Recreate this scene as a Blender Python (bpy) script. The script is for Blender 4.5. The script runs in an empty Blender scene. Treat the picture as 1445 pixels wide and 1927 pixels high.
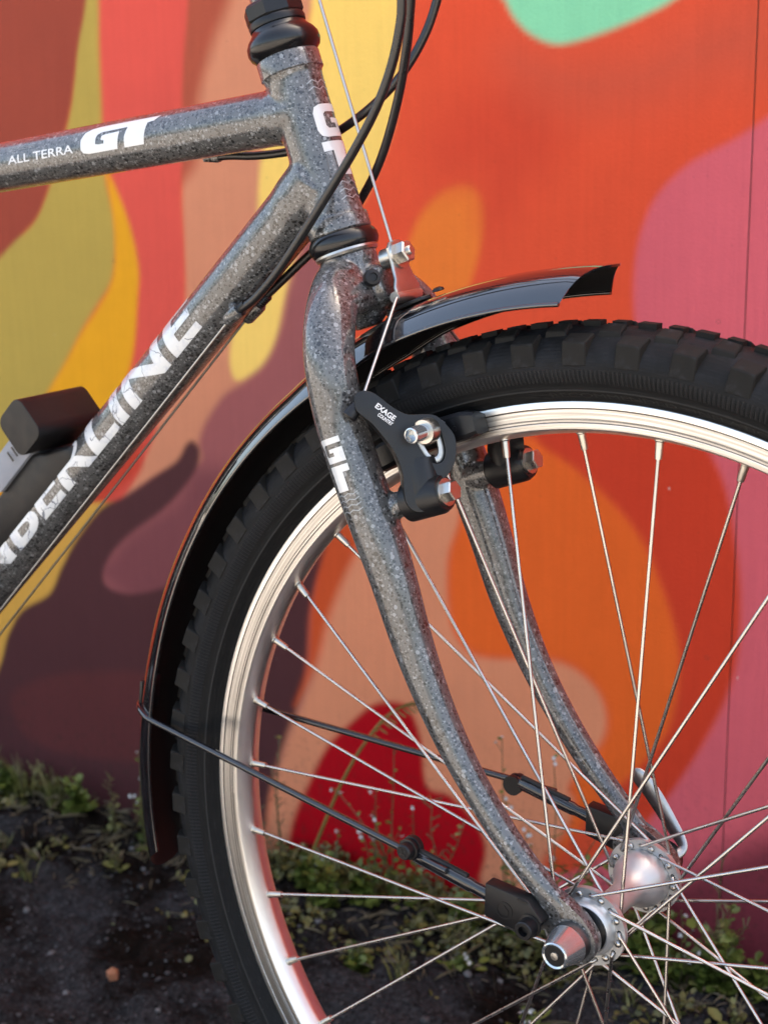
# Mountain bike front wheel, fork and head tube in front of a painted wall.
import bpy, bmesh, math, random
import numpy as np
from mathutils import Vector, Matrix
random.seed(7); np.random.seed(7)
R = math.radians
# measured geometry, millimetres from the front hub (x forward, y away from the near side, z up)
D = {
  'cam_loc': [0.35548,-0.71784,0.76523],
  'cam_right': [0.816377,0.57728,-0.016611],
  'cam_up': [-0.133278,0.21631,0.967185],
  'cam_fwd': [-0.561929,0.787374,-0.25353],
  'lens': 54.629,
  'blade': [[-177.4,-8.0,341.4],[-170.8,-23.0,333.7],[-162.8,-39.0,321.8],[-157.6,-48.0,307.2],[-153.9,-51.0,291.9],[-148.8,-51.0,268.8],[-139.4,-51.0,243.0],[-125.1,-51.0,208.9],[-114.9,-51.0,183.1],[-102.0,-51.0,147.0],[-85.6,-51.5,111.7],[-66.4,-52.0,80.2],[-41.9,-52.0,48.7],[-19.7,-51.0,25.2],[-10.7,-50.5,13.7],[-2,-50,2]],
  'blade_r': [13.5,14.6,14.6,14.3,14.2,14.2,14.2,14,13,11.5,9.8,8.5,7.6,7.6,9.5,11.5],
  'blade_f': [1,1,1,1,1,1,1,1,1,1,1,1,1,0.85,0.5,0.32],
  'head_axis': [[-215.8,0.0,454.5],[-185.2,0.0,368.9]],
  'toptube': [[-466.5,0.0,398.7],[-228.1,0.0,428.9]],
  'downtube': [[-500.5,0.0,108.2],[-214.5,0.0,378.0]],
  'hous1': [[-110.4,-45.0,516.0],[-111.8,-40.0,486.1],[-115.1,-38.0,470.9],[-122.1,-36.0,452.9],[-133.4,-34.0,433.1],[-149.6,-31.0,412.7],[-169.7,-28.0,389.9],[-192.2,-24.0,365.9],[-215.7,-20.0,342.2],[-234.9,-17.0,326.5],[-248.4,-16.0,318.7]],
  'hous2': [[-117.2,-20.0,518.2],[-125.4,-12.0,487.9],[-133.2,-5.0,464.3],[-146.5,5.0,437.1],[-163.5,14.0,408.3],[-180.2,20.0,387.2],[-197.1,20.0,367.1],[-216.2,16.0,352.2],[-232.5,13.0,338.3],[-250.0,11.0,323.9]],
  'hous3': [[-126.8,30.0,522.5],[-136.7,30.0,490.2],[-143.8,26.0,469.5],[-155.3,20.0,449.9],[-173.1,18.0,434.5],[-197.5,20.0,421.4],[-220.7,22.0,412.4],[-240.8,22.0,408.7],[-261.8,20.0,406.8],[-280.3,17.0,406.8],[-292.2,14.0,405.6]],
  'inner_brake': [[-205.0,0.0,525.8],[-194.7,0.0,491.9],[-145.6,0.0,353.3]],
  'stopA': [[-248.4,-16.0,318.7],[-259.2,-16.0,310.7]],
  'stopB': [[-247.9,11.0,325.0],[-254.4,11.0,319.8],[-259.6,11.0,314.9],[-266.7,11.0,309.3]],
  'shiftcab1': [[-256.2,-16.0,312.5],[-484.5,-16.0,89.2]],
  'shiftcab2': [[-265.9,11.0,309.3],[-519.1,11.0,56.7]],
  'stopC': [[-280.3,17.0,406.8],[-297.0,14.0,405.6]],
  'pivot': [-109.2,-44.0,226.0],
  'brk_n': [0.9419,0.0,0.336],
  'brk_up': [-0.336,0.0,0.9419],
  'arm': [[-14.3,59.1],[-12.8,63.0],[-9.6,64.5],[-5.9,63.6],[-1.9,60.3],[2.4,54.2],[6.4,49.3],[11.4,45.3],[19.5,43.1],[25.5,40.5],[29.3,34.5],[31.9,27.6],[30.9,20.5],[28.0,13.9],[23.0,8.7],[18.6,5.7],[17.1,0.6],[14.4,-4.1],[9.8,-7.0],[3.6,-6.6],[-1.2,-4.2],[-3.3,1.3],[-2.2,9.0],[-0.7,15.9],[-1.2,26.5],[-3.6,34.6],[-8.3,45.7],[-11.9,51.1],[-14.4,54.9]],
  'slot': [[12.8,35.7],[16.6,38.0],[20.8,37.3],[23.3,33.2],[24.0,26.3],[23.1,20.4],[20.6,17.4],[17.4,18.1],[15.3,21.5],[13.6,28.1]],
  'arm_bolt': [[-1.0,2.5]],
  'arm_text': [[-4.9,54.2],[2.5,44.2],[-4.9,49.6],[0.8,42.1]],
  'arm_tip': [-9.4,60.1],
  'slotc': [18.8,32.7],
  'pad': [[-68.4,-24.0,272.9],[-93.6,-24.0,266.8],[-130.8,-24.0,247.8]],
  'yoke': [[-141.5,6.0,347.7],[-137.3,-5.7,335.7],[-136.1,-15.7,332.5],[-135.3,6.0,330.2]],
  'lever': [[-26.0,70.0,46.6],[-14.1,70.0,35.1],[0.1,68.0,18.9],[9.9,64.0,8.8],[8.1,58.0,3.9]],
  'stay_near': [[-325.6,-31.0,50.0],[-307.8,-33.0,48.4],[-101.9,-58.0,25.5]],
  'clip_near': [[-94.8,-60.0,25.5],[-91.2,-58.0,16.4],[-50.8,-58.0,12.0],[-35.5,-58.0,15.0],[-20.5,-58.0,6.9]],
  'stay_far': [[-281.9,34.0,45.2],[-95.0,58.0,19.2]],
  'clip_far': [[-95.0,58.0,15.6],[-48.4,58.0,13.5],[-33.9,58.0,10.3]],
  'clip_box': [[-49.1,23.8],[-22.3,20.6],[-13.0,10.8],[-18.8,2.0],[-25.4,-1.7],[-49.7,3.9]],
  'lock': [[-431.7,-28.0,231.3],[-451.1,-28.0,228.6],[-431.6,-28.0,250.8],[-412.4,-28.0,234.8],[-431.8,-28.0,211.7]],
  'arm_o': [-97.9,-56.0,230.1],
  'arm_m': [0.666,-0.7071,0.2376],
  'arm_e': [0.666,0.7071,0.2376],
  'bolt': [19.2,2.5],
  'wall_t': [0.9955,0.09481,0.0],
  'wall_o': [-614.0,425.0,-330.0],
  'mural': [["salmon",[208,138,108],12,[[-56,891],[-63,801],[-76,703],[-76,642],[-79,585],[-89,537],[-117,465],[-140,418],[-166,359],[-57,349],[100,523],[104,661],[68,718],[71,811],[81,843],[110,882]]],
    ["brownedge",[170,82,62],25,[[-70,891],[-73,791],[-81,703],[-58,718],[-49,767],[-31,814],[-3,888]]],
    ["redstrip",[214,84,74],8,[[-166,897],[-167,828],[-168,758],[-163,707],[-141,645],[-133,593],[-142,539],[-161,494],[-189,453],[-227,404],[-255,337],[-209,351],[-164,379],[-132,425],[-117,465],[-92,532],[-80,585],[-76,642],[-78,698],[-66,791],[-60,891]]],
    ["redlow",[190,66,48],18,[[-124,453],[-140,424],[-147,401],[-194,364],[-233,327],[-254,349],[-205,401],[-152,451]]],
    ["olive",[176,154,76],10,[[-188,898],[-198,819],[-215,743],[-245,683],[-285,644],[-362,617],[-391,370],[-307,420],[-256,479],[-215,535],[-184,572],[-164,602],[-159,655],[-167,702],[-168,758],[-167,828],[-165,897]]],
    ["brown",[150,67,52],8,[[-188,898],[-196,819],[-215,743],[-243,685],[-281,646],[-363,615],[-329,906]]],
    ["amber",[226,162,30],10,[[-165,705],[-143,661],[-132,614],[-134,582],[-141,545],[-158,503],[-183,459],[-233,409],[-299,343],[-402,276],[-391,370],[-307,420],[-258,479],[-215,535],[-184,569],[-164,602],[-160,655]]],
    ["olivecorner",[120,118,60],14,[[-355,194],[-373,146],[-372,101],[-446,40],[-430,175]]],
    ["yellow",[246,208,112],10,[[94,882],[82,847],[72,816],[50,775],[22,727],[14,694],[10,659],[9,609],[-3,583],[-19,557],[-25,525],[-19,507],[-4,508],[16,523],[32,549],[43,590],[56,631],[80,651],[118,671],[144,702],[160,741],[168,795],[174,878]]],
    ["mauve",[156,90,92],14,[[61,636],[48,598],[39,565],[19,526],[-7,505],[-36,490],[-60,464],[-70,442],[-71,420],[-121,398],[-179,363],[-234,315],[-269,263],[-311,219],[-348,176],[-369,127],[-411,47],[-4,68],[69,310],[50,468],[106,554],[103,632],[80,651]]],
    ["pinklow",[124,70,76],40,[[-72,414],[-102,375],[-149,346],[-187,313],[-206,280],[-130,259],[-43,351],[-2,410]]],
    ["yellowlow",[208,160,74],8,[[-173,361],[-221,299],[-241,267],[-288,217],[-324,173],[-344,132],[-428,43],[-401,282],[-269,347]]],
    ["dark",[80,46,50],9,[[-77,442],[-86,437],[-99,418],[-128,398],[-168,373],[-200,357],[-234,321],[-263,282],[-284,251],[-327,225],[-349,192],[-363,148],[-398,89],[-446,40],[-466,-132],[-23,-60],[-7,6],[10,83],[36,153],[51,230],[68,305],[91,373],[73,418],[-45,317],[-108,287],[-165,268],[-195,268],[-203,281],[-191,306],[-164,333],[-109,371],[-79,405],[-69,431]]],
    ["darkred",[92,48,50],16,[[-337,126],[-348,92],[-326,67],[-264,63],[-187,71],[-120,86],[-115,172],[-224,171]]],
    ["orangeband",[200,82,42],14,[[86,367],[68,305],[51,230],[37,176],[80,268],[106,326],[119,371],[108,390]]],
    ["salmon2",[222,144,110],16,[[125,366],[100,320],[79,268],[52,207],[39,165],[14,95],[-2,32],[-16,-58],[334,4],[311,60],[338,110],[345,139],[338,153],[357,186],[370,217],[367,247],[348,267],[322,275],[293,274],[244,266],[226,278],[217,305],[217,352],[227,399],[212,443],[132,409]]],
    ["crimson",[176,4,24],10,[[20,-3],[35,58],[63,117],[90,157],[121,191],[149,202],[169,198],[183,165],[189,121],[215,115],[238,98],[251,73],[247,38],[232,-29],[2,-117]]],
    ["orange",[232,102,40],14,[[227,459],[265,472],[302,477],[343,453],[393,411],[421,365],[437,319],[439,275],[427,228],[399,182],[369,144],[333,87],[322,63],[338,110],[343,141],[339,153],[356,184],[370,217],[367,247],[349,267],[324,276],[293,274],[247,267],[226,278],[217,305],[217,352],[226,399],[220,433]]],
    ["redband",[206,64,40],12,[[302,478],[343,453],[393,411],[421,365],[437,319],[439,275],[427,228],[399,182],[359,115],[420,145],[457,219],[480,268],[490,313],[492,351],[488,393],[476,447],[459,481],[418,536],[296,537]]],
    ["pink",[216,99,112],10,[[541,786],[496,753],[469,734],[435,714],[410,690],[397,663],[391,633],[390,597],[396,562],[418,527],[442,502],[460,479],[476,447],[488,393],[493,351],[490,313],[480,268],[457,219],[429,162],[400,119],[354,71],[300,29],[302,-150],[650,-37],[596,784]]],
    ["maroonlow",[122,52,64],50,[[387,35],[432,79],[470,110],[524,145],[634,207],[654,-88],[302,-210]]],
    ["ellipse",[232,122,50],12,[[155,566],[163,615],[173,646],[187,672],[208,693],[228,698],[244,690],[250,673],[248,648],[240,618],[230,594],[202,559]]],
    ["darkhalo",[208,72,48],70,[[235,772],[275,784],[314,762],[324,727],[295,692],[260,664],[245,700],[203,705],[193,736]]],
    ["dusk",[200,84,62],90,[[274,809],[332,799],[387,806],[431,825],[492,838],[494,787],[446,780],[388,765],[323,766],[275,792]]],
    ["mint",[136,214,172],9,[[260,873],[268,848],[277,833],[291,821],[311,813],[332,814],[364,821],[396,831],[419,841],[447,863]]]],
  'screws': [[462,590],[463,300],[-164,618]],
  'plants': [[-869,361,60,"g"],[-744,372,108,"f"],[-786,368,66,"s"],[-916,356,57,"g"],[-505,395,68,"f"],[-440,401,164,"f"],[-462,399,118,"f"],[-321,413,197,"f"],[-268,418,185,"f"],[-149,429,75,"f"],[-120,432,123,"s"],[-109,433,83,"l"],[-571,389,154,"s"],[-415,404,95,"f"],[-392,406,122,"s"],[-216,423,115,"l"],[-185,426,76,"l"],[-936,354,14,"l"],[-835,364,17,"l"],[-538,392,20,"l"],[-476,398,23,"l"],[-365,409,29,"l"],[-315,413,20,"l"],[-250,419,5,"l"],[-174,427,5,"l"],[-125,431,9,"l"],[-83,435,21,"l"]],
  'stalk': [[-548.0,386.0,-300.0],[-494.0,391.0,-206.0],[-457.0,395.0,-143.0],[-430.0,397.0,-114.0],[-405.0,400.0,-104.0]],
  'stones': [[-578.0,156.0,-330.0],[-604.0,123.0,-330.0],[-751.0,209.0,-330.0],[-704.0,327.0,-330.0],[-474.0,326.0,-330.0],[-284.0,343.0,-330.0],[-312.0,334.0,-330.0],[-747.0,355.0,-330.0],[-674.0,170.0,-330.0],[-503.0,136.0,-330.0]],
  'knob0': -0.5,
}
HUB_Z = 0.33
sc = bpy.context.scene
col = sc.collection

# ------------------------------------------------------------------ camera
cam_d = bpy.data.cameras.new('Camera'); cam = bpy.data.objects.new('Camera', cam_d); col.objects.link(cam)
r_, u_, f_ = Vector(D['cam_right']), Vector(D['cam_up']), Vector(D['cam_fwd'])
m4 = Matrix((r_, u_, -f_)).transposed().to_4x4(); m4.translation = Vector(D['cam_loc'])
cam.matrix_world = m4
cam_d.sensor_fit = 'VERTICAL'; cam_d.sensor_height = 36; cam_d.lens = D['lens']
cam_d.clip_start = 0.02; cam_d.clip_end = 500
cam_d.dof.use_dof = True; cam_d.dof.focus_distance = 0.86; cam_d.dof.aperture_fstop = 11.0
sc.camera = cam

# ------------------------------------------------------------------ sky, sun, exposure
SUN_EL, SUN_AZ = 60.0, 66.0        # the sun stands behind the wall; azimuth counter-clockwise from +x
w = bpy.data.worlds.new('World'); sc.world = w; w.use_nodes = True
nt = w.node_tree; nt.nodes.clear()
sky = nt.nodes.new('ShaderNodeTexSky'); sky.sky_type = 'NISHITA'; sky.sun_disc = False
sky.sun_elevation = R(SUN_EL); sky.sun_rotation = R(90 - SUN_AZ)
sky.air_density = 0.8; sky.dust_density = 4.0; sky.ozone_density = 1.0
bg = nt.nodes.new('ShaderNodeBackground'); bg.inputs['Strength'].default_value = 0.15
ow = nt.nodes.new('ShaderNodeOutputWorld')
warm = nt.nodes.new('ShaderNodeMix'); warm.data_type = 'RGBA'; warm.blend_type = 'MULTIPLY'; warm.inputs[0].default_value = 1
warm.inputs[7].default_value = (1.08, 1.0, .86, 1)      # white balance of the shade
nt.links.new(sky.outputs[0], warm.inputs[6]); nt.links.new(warm.outputs[2], bg.inputs[0]); nt.links.new(bg.outputs[0], ow.inputs[0])
sun_d = bpy.data.lights.new('Sun', 'SUN'); sun_d.energy = 2.4; sun_d.angle = R(0.5); sun_d.color = (1, .93, .82)
sun = bpy.data.objects.new('Sun', sun_d); col.objects.link(sun)
sd = Vector((math.cos(R(SUN_EL)) * math.cos(R(SUN_AZ)), math.cos(R(SUN_EL)) * math.sin(R(SUN_AZ)), math.sin(R(SUN_EL))))
sun.rotation_euler = (-sd).to_track_quat('-Z', 'Y').to_euler(); sun.location = (1, 4, 5)
sc.view_settings.view_transform = 'Standard'; sc.view_settings.look = 'None'
sc.view_settings.gamma = 1.0; sc.view_settings.use_curve_mapping = False
sc.view_settings.exposure = 2.45
sc.render.engine = 'CYCLES'
sc.cycles.use_denoising = True
sc.cycles.max_bounces = 8; sc.cycles.diffuse_bounces = 4; sc.cycles.glossy_bounces = 4
sc.cycles.sample_clamp_indirect = 6

# ------------------------------------------------------------------ helpers
def lin(c):
    return tuple(((x / 255) / 12.92 if x <= 10 else ((x / 255 + .055) / 1.055) ** 2.4) for x in c)
def V(*a): return Vector(a)

class NT:
    """small wrapper for writing node materials"""
    def __init__(s, name):
        s.m = bpy.data.materials.new(name); s.m.use_nodes = True
        s.t = s.m.node_tree; s.b = s.t.nodes['Principled BSDF']
    def n(s, typ, **kw):
        o = s.t.nodes.new(typ)
        for k, v in kw.items():
            if k == 'inp':
                for i, x in v.items():
                    if hasattr(x, 'is_linked') or isinstance(x, bpy.types.NodeSocket): s.t.links.new(x, o.inputs[i])
                    else: o.inputs[i].default_value = x
            else: setattr(o, k, v)
        return o
    def math(s, op, a, b=0.0, c=None):
        o = s.t.nodes.new('ShaderNodeMath'); o.operation = op
        for i, x in enumerate((a, b) if c is None else (a, b, c)):
            if isinstance(x, bpy.types.NodeSocket): s.t.links.new(x, o.inputs[i])
            else: o.inputs[i].default_value = x
        return o.outputs[0]
    def mix(s, f, a, b):
        o = s.t.nodes.new('ShaderNodeMix'); o.data_type = 'RGBA'
        for i, x in ((0, f), (6, a), (7, b)):
            if isinstance(x, bpy.types.NodeSocket): s.t.links.new(x, o.inputs[i])
            elif i == 0: o.inputs[0].default_value = x
            else: o.inputs[i].default_value = (*x, 1)[:4]
        return o.outputs[2]
    def ramp(s, f, lo, hi):
        o = s.t.nodes.new('ShaderNodeMapRange'); o.clamp = True
        s.t.links.new(f, o.inputs[0]); o.inputs[1].default_value = lo; o.inputs[2].default_value = hi
        return o.outputs[0]
    def coord(s): return s.n('ShaderNodeTexCoord').outputs['Object']
    def noise(s, vec, scale, detail=3, rough=.55):
        o = s.n('ShaderNodeTexNoise', inp={'Scale': scale, 'Detail': detail, 'Roughness': rough})
        if vec is not None: s.t.links.new(vec, o.inputs['Vector'])
        return o.outputs['Fac']
    def scale(s, vec, sx, sy, sz):
        o = s.n('ShaderNodeMapping'); o.inputs['Scale'].default_value = (sx, sy, sz)
        s.t.links.new(vec, o.inputs['Vector']); return o.outputs[0]
    def set(s, **kw):
        for k, v in kw.items():
            k = {'color': 'Base Color', 'rough': 'Roughness', 'metal': 'Metallic', 'coat': 'Coat Weight', 'coat_rough': 'Coat Roughness',
                 'spec': 'Specular IOR Level', 'sss': 'Subsurface Weight', 'trans': 'Transmission Weight', 'normal': 'Normal', 'alpha': 'Alpha'}[k]
            if isinstance(v, bpy.types.NodeSocket): s.t.links.new(v, s.b.inputs[k])
            elif k == 'Base Color': s.b.inputs[k].default_value = (*v, 1)[:4]
            else: s.b.inputs[k].default_value = v
        return s
    def bump(s, h, strength=.3, dist=.001):
        o = s.n('ShaderNodeBump', inp={'Strength': strength, 'Distance': dist, 'Height': h}); s.t.links.new(o.outputs[0], s.b.inputs['Normal'])
        return s

M = {}
def make_materials():
    # speckled grey frame paint under gloss lacquer
    a = NT('frame_paint'); c = a.coord()
    base = a.mix(a.ramp(a.noise(c, 60, 2), .35, .7), (.056, .056, .056), (.080, .080, .079))
    def specks(scale, thr, keep, warp=.0012):
        nz = a.n('ShaderNodeTexNoise', inp={'Scale': scale * 1.3, 'Detail': 2}); a.t.links.new(c, nz.inputs['Vector'])
        vm = a.n('ShaderNodeVectorMath', operation='MULTIPLY_ADD'); a.t.links.new(nz.outputs['Color'], vm.inputs[0])
        vm.inputs[1].default_value = (warp,) * 3; a.t.links.new(c, vm.inputs[2])
        v = a.n('ShaderNodeTexVoronoi', inp={'Scale': scale}); a.t.links.new(vm.outputs[0], v.inputs['Vector'])
        sp = a.n('ShaderNodeSeparateColor'); a.t.links.new(v.outputs['Color'], sp.inputs[0])
        size = a.math('MULTIPLY_ADD', sp.outputs[1], thr * .9, thr * .3)
        on = a.math('LESS_THAN', v.outputs['Distance'], size)
        return a.math('MULTIPLY', on, a.math('LESS_THAN', sp.outputs[0], keep))
    k = a.mix(specks(600, .40, .70), base, (.17, .17, .17))
    k = a.mix(specks(620, .44, .78), k, (.006, .006, .006))
    k = a.mix(specks(310, .36, .34), k, (.20, .205, .21))
    k = a.mix(specks(350, .38, .48), k, (.005, .005, .005))
    a.set(color=k, rough=.45, coat=1.0, coat_rough=.11, spec=.4); a.b.inputs['Coat IOR'].default_value = 1.55
    a.bump(a.noise(c, 900, 2), .05, .0003); M['paint'] = a.m
    def plain(name, color, rough, metal=0, coat=0, bump=None, var=0, spec=.5):
        q = NT(name); cc = q.coord()
        if var:
            n_ = q.noise(cc, 55, 5)
            q.set(color=q.mix(n_, tuple(x * (1 - var) for x in color), tuple(min(1, x * (1 + var)) for x in color)))
            q.set(rough=q.math('MULTIPLY_ADD', q.noise(cc, 140, 4), rough * .7, rough * .65))
        else: q.set(color=color, rough=rough)
        q.set(metal=metal, coat=coat, coat_rough=.05, spec=spec)
        if bump: q.bump(q.noise(cc, bump[0], 3), bump[1], bump[2])
        M[name] = q.m
    plain('black_gloss', (.005, .005, .006), .07, coat=1.0, var=.3); M['black_gloss'].node_tree.nodes['Principled BSDF'].inputs['Coat IOR'].default_value = 1.7
    plain('headset_black', (.006, .006, .007), .22, var=.3, spec=.45)
    plain('black_satin', (.006, .006, .007), .38, bump=(1500, .12, .0003), var=.25, spec=.36)
    plain('black_plastic', (.008, .0075, .008), .42, bump=(900, .06, .0003), var=.2, spec=.3)
    plain('cable_black', (.010, .010, .011), .30, var=.2)
    plain('rod_black', (.010, .010, .012), .16, coat=.5, var=.2)
    plain('chrome', (.52, .54, .55), .15, .85, var=.1)
    plain('steel', (.46, .45, .43), .36, 1, var=.22)
    plain('dark_steel', (.16, .16, .16), .4, 1, var=.3)
    plain('bolt_zinc', (.52, .51, .48), .32, 1, var=.2)
    plain('spoke_steel', (.47, .45, .425), .28, 1, var=.2)
    plain('nipple_brass', (.50, .47, .42), .34, 1, var=.3)
    plain('hub_alloy', (.52, .52, .515), .40, .72, bump=(700, .05, .0002), var=.12)
    plain('wire', (.40, .39, .38), .38, 1)
    plain('grey_plate', (.20, .21, .24), .45, var=.1)
    # aluminium rim: concentric wear
    q = NT('rim_alloy'); c = q.coord(); s = q.n('ShaderNodeSeparateXYZ'); q.t.links.new(c, s.inputs[0])
    rr = q.math('SQRT', q.math('ADD', q.math('MULTIPLY', s.outputs[0], s.outputs[0]), q.math('MULTIPLY', s.outputs[2], s.outputs[2])))
    th = q.math('ARCTAN2', s.outputs[2], s.outputs[0])
    cv = q.n('ShaderNodeCombineXYZ'); q.t.links.new(q.math('MULTIPLY', rr, 1300), cv.inputs[0]); q.t.links.new(q.math('MULTIPLY', th, 2.2), cv.inputs[1]); q.t.links.new(q.math('MULTIPLY', s.outputs[1], 300), cv.inputs[2])
    st = q.noise(cv.outputs[0], 1.0, 5, .7)
    cv2 = q.n('ShaderNodeCombineXYZ'); q.t.links.new(q.math('MULTIPLY', rr, 500), cv2.inputs[0]); q.t.links.new(q.math('MULTIPLY', th, 14), cv2.inputs[1])
    gr = q.noise(cv2.outputs[0], 1.0, 6, .75)
    track = q.math('MULTIPLY', q.ramp(rr, .2705, .2725), q.ramp(rr, .2822, .2816))
    wear = q.math('MULTIPLY', track, q.ramp(st, .28, .56))
    kk = q.mix(wear, (.86, .84, .81), (.40, .38, .355))
    kk = q.mix(q.math('MULTIPLY', track, q.ramp(gr, .62, .75)), kk, (.10, .09, .085))
    for lo_, hi_ in ((.28135, .28205), (.27590, .27620), (.27400, .27445)):
        kk = q.mix(q.math('MULTIPLY', q.math('GREATER_THAN', rr, lo_), q.math('LESS_THAN', rr, hi_)), kk, (.13, .12, .115))
    q.set(color=kk, metal=1.0, rough=q.math('MULTIPLY_ADD', st, .22, .26)); q.bump(st, .18, .0004); M['rim'] = q.m
    # tyre rubber with dust
    q = NT('tyre_rubber'); c = q.coord(); s = q.n('ShaderNodeSeparateXYZ'); q.t.links.new(c, s.inputs[0])
    rr = q.math('SQRT', q.math('ADD', q.math('MULTIPLY', s.outputs[0], s.outputs[0]), q.math('MULTIPLY', s.outputs[2], s.outputs[2])))
    th = q.math('ARCTAN2', s.outputs[2], s.outputs[0])
    dust = q.math('MULTIPLY', q.ramp(q.noise(c, 45, 6, .7), .45, .78), q.ramp(rr, .296, .312))
    k = q.mix(q.noise(c, 160, 4), (.0045, .0045, .0045), (.008, .008, .0085))
    k = q.mix(q.math('MULTIPLY', dust, .55), k, (.028, .029, .035))
    k = q.mix(q.ramp(q.noise(c, 700, 2), .73, .79), k, (.06, .06, .06))
    rib = q.math('MULTIPLY', q.math('SINE', q.math('MULTIPLY', th, 1500)), q.math('MULTIPLY', q.ramp(rr, .2965, .2972), q.ramp(rr, .3035, .3028)))
    lines = q.math('SINE', q.math('MULTIPLY', rr, 3600))
    hh = q.math('ADD', q.math('MULTIPLY', rib, .5), q.math('ADD', q.math('MULTIPLY', q.noise(c, 420, 4), .6), q.math('MULTIPLY', lines, .06)))
    ribc = q.math('MULTIPLY', q.math('GREATER_THAN', q.math('SINE', q.math('MULTIPLY', th, 760)), .1), q.math('MULTIPLY', q.ramp(rr, .2963, .2970), q.ramp(rr, .3042, .3034)))
    k = q.mix(q.math('MULTIPLY', ribc, .55), k, (.026, .025, .025))  # relief shading painted in: lighter ribs, darker gaps between them
    k = q.mix(q.math('MULTIPLY', q.math('MULTIPLY', q.math('GREATER_THAN', rr, .2918), q.math('LESS_THAN', rr, .2927)), .7), k, (.030, .029, .028))
    crk = q.n('ShaderNodeCombineXYZ'); q.t.links.new(q.math('MULTIPLY', rr, 900), crk.inputs[0]); q.t.links.new(q.math('MULTIPLY', th, 26), crk.inputs[1])
    k = q.mix(q.math('MULTIPLY', q.ramp(q.noise(crk.outputs[0], 1.0, 5, .7), .55, .72), .55), k, (.024, .023, .0235))
    q.set(color=k, rough=.66, spec=.16); q.bump(hh, .6, .0008); M['rubber'] = q.m
    q = NT('knob_rubber'); c = q.coord(); inf = q.n('ShaderNodeObjectInfo')
    k = q.mix(q.noise(c, 180, 4), (.006, .0056, .005), (.012, .011, .010))
    k = q.mix(q.math('MULTIPLY', inf.outputs['Random'], .5), k, (.019, .0165, .0135)); k = q.mix(q.ramp(q.noise(c, 90, 5, .7), .55, .75), k, (.026, .026, .029))
    q.set(color=k, rough=.7, spec=.16); q.bump(q.noise(c, 700, 3), .35, .0005); M['knob'] = q.m
    # decals
    q = NT('decal_white'); c = q.coord()
    cr = q.n('ShaderNodeTexVoronoi', feature='DISTANCE_TO_EDGE', inp={'Scale': 75}); q.t.links.new(c, cr.inputs['Vector'])
    crack = q.math('MULTIPLY', q.math('LESS_THAN', cr.outputs['Distance'], .0), q.math('GREATER_THAN', q.noise(c, 24, 2), .52))
    k = q.mix(q.ramp(q.noise(c, 120, 5, .7), .62, .8), (.58, .585, .58), (.44, .45, .47))
    q.set(color=q.mix(crack, k, (.16, .17, .19)), rough=.3, coat=.7, coat_rough=.08); M['decal'] = q.m
    q = NT('decal_worn'); c = q.coord()
    cr = q.n('ShaderNodeTexVoronoi', feature='DISTANCE_TO_EDGE', inp={'Scale': 46}); wv = q.n('ShaderNodeTexNoise', inp={'Scale': 60.0, 'Detail': 3.0}); q.t.links.new(c, wv.inputs['Vector'])
    wa = q.n('ShaderNodeVectorMath', operation='MULTIPLY_ADD'); q.t.links.new(wv.outputs['Color'], wa.inputs[0]); wa.inputs[1].default_value = (.02, .02, .02); q.t.links.new(c, wa.inputs[2]); q.t.links.new(wa.outputs[0], cr.inputs['Vector'])
    crack = q.math('MULTIPLY', q.math('LESS_THAN', cr.outputs['Distance'], .014), q.math('GREATER_THAN', q.noise(c, 26, 2), .45))
    k = q.mix(q.ramp(q.noise(c, 90, 5, .7), .5, .72), (.58, .585, .58), (.36, .39, .46))
    q.set(color=q.mix(crack, k, (.13, .14, .17)), rough=.35, coat=.5, coat_rough=.1); M['decal_worn'] = q.m
    plain('decal_grey', (.24, .26, .275), .35, coat=.5)
    plain('decal_blue', (.03, .07, .18), .35, coat=.5)
    plain('print_white', (.6, .6, .6), .5)
    plain('sidewall_print', (.012, .0115, .011), .6, spec=.2)
    # mural paint on board: colours come with the mesh, grain from the board
    q = NT('mural_paint'); c = q.coord(); at = q.n('ShaderNodeVertexColor', layer_name='paint')
    cg = q.scale(c, 160, 160, 7)
    g1 = q.noise(cg, 1.0, 4, .6); g2 = q.noise(c, 9, 4); g3 = q.noise(c, 420, 3)
    f = q.math('ADD', q.math('MULTIPLY_ADD', g1, .16, q.math('MULTIPLY_ADD', g2, .20, .76)), q.math('MULTIPLY', q.noise(c, 38, 6, .75), .12))
    mm = q.n('ShaderNodeMix', data_type='RGBA', blend_type='MULTIPLY'); mm.inputs[0].default_value = 1
    q.t.links.new(at.outputs[0], mm.inputs[6]); q.t.links.new(f, mm.inputs[7])
    fl = q.math('MULTIPLY', q.math('GREATER_THAN', q.noise(q.scale(c, 1, 1, .6), 95, 2), .775), .55)
    k = q.mix(fl, mm.outputs[2], (.62, .55, .47))
    sz = q.n('ShaderNodeSeparateXYZ'); q.t.links.new(c, sz.inputs[0])
    splash = q.math('MULTIPLY', q.ramp(q.noise(c, 130, 5, .7), .52, .68), q.ramp(sz.outputs[2], .20, .0))
    k = q.mix(q.math('MULTIPLY', splash, .75), k, (.030, .022, .016))
    k = q.mix(q.math('MULTIPLY', q.ramp(q.noise(c, 260, 3), .70, .76), .5), k, (.05, .03, .025))
    q.set(color=k, rough=q.math('MULTIPLY_ADD', g2, .2, .5), spec=.10)
    q.bump(q.math('ADD', g1, q.math('MULTIPLY', g3, .8)), .55, .001); M['mural'] = q.m
    plain('board_core', (.10, .07, .05), .8)
    plain('screw_rust', (.06, .022, .015), .7, var=.4)
    # ground
    q = NT('soil'); c = q.coord()
    n1 = q.noise(c, 7, 5, .6); n2 = q.noise(c, 70, 5, .7); n3 = q.noise(c, 320, 3, .6)
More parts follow.
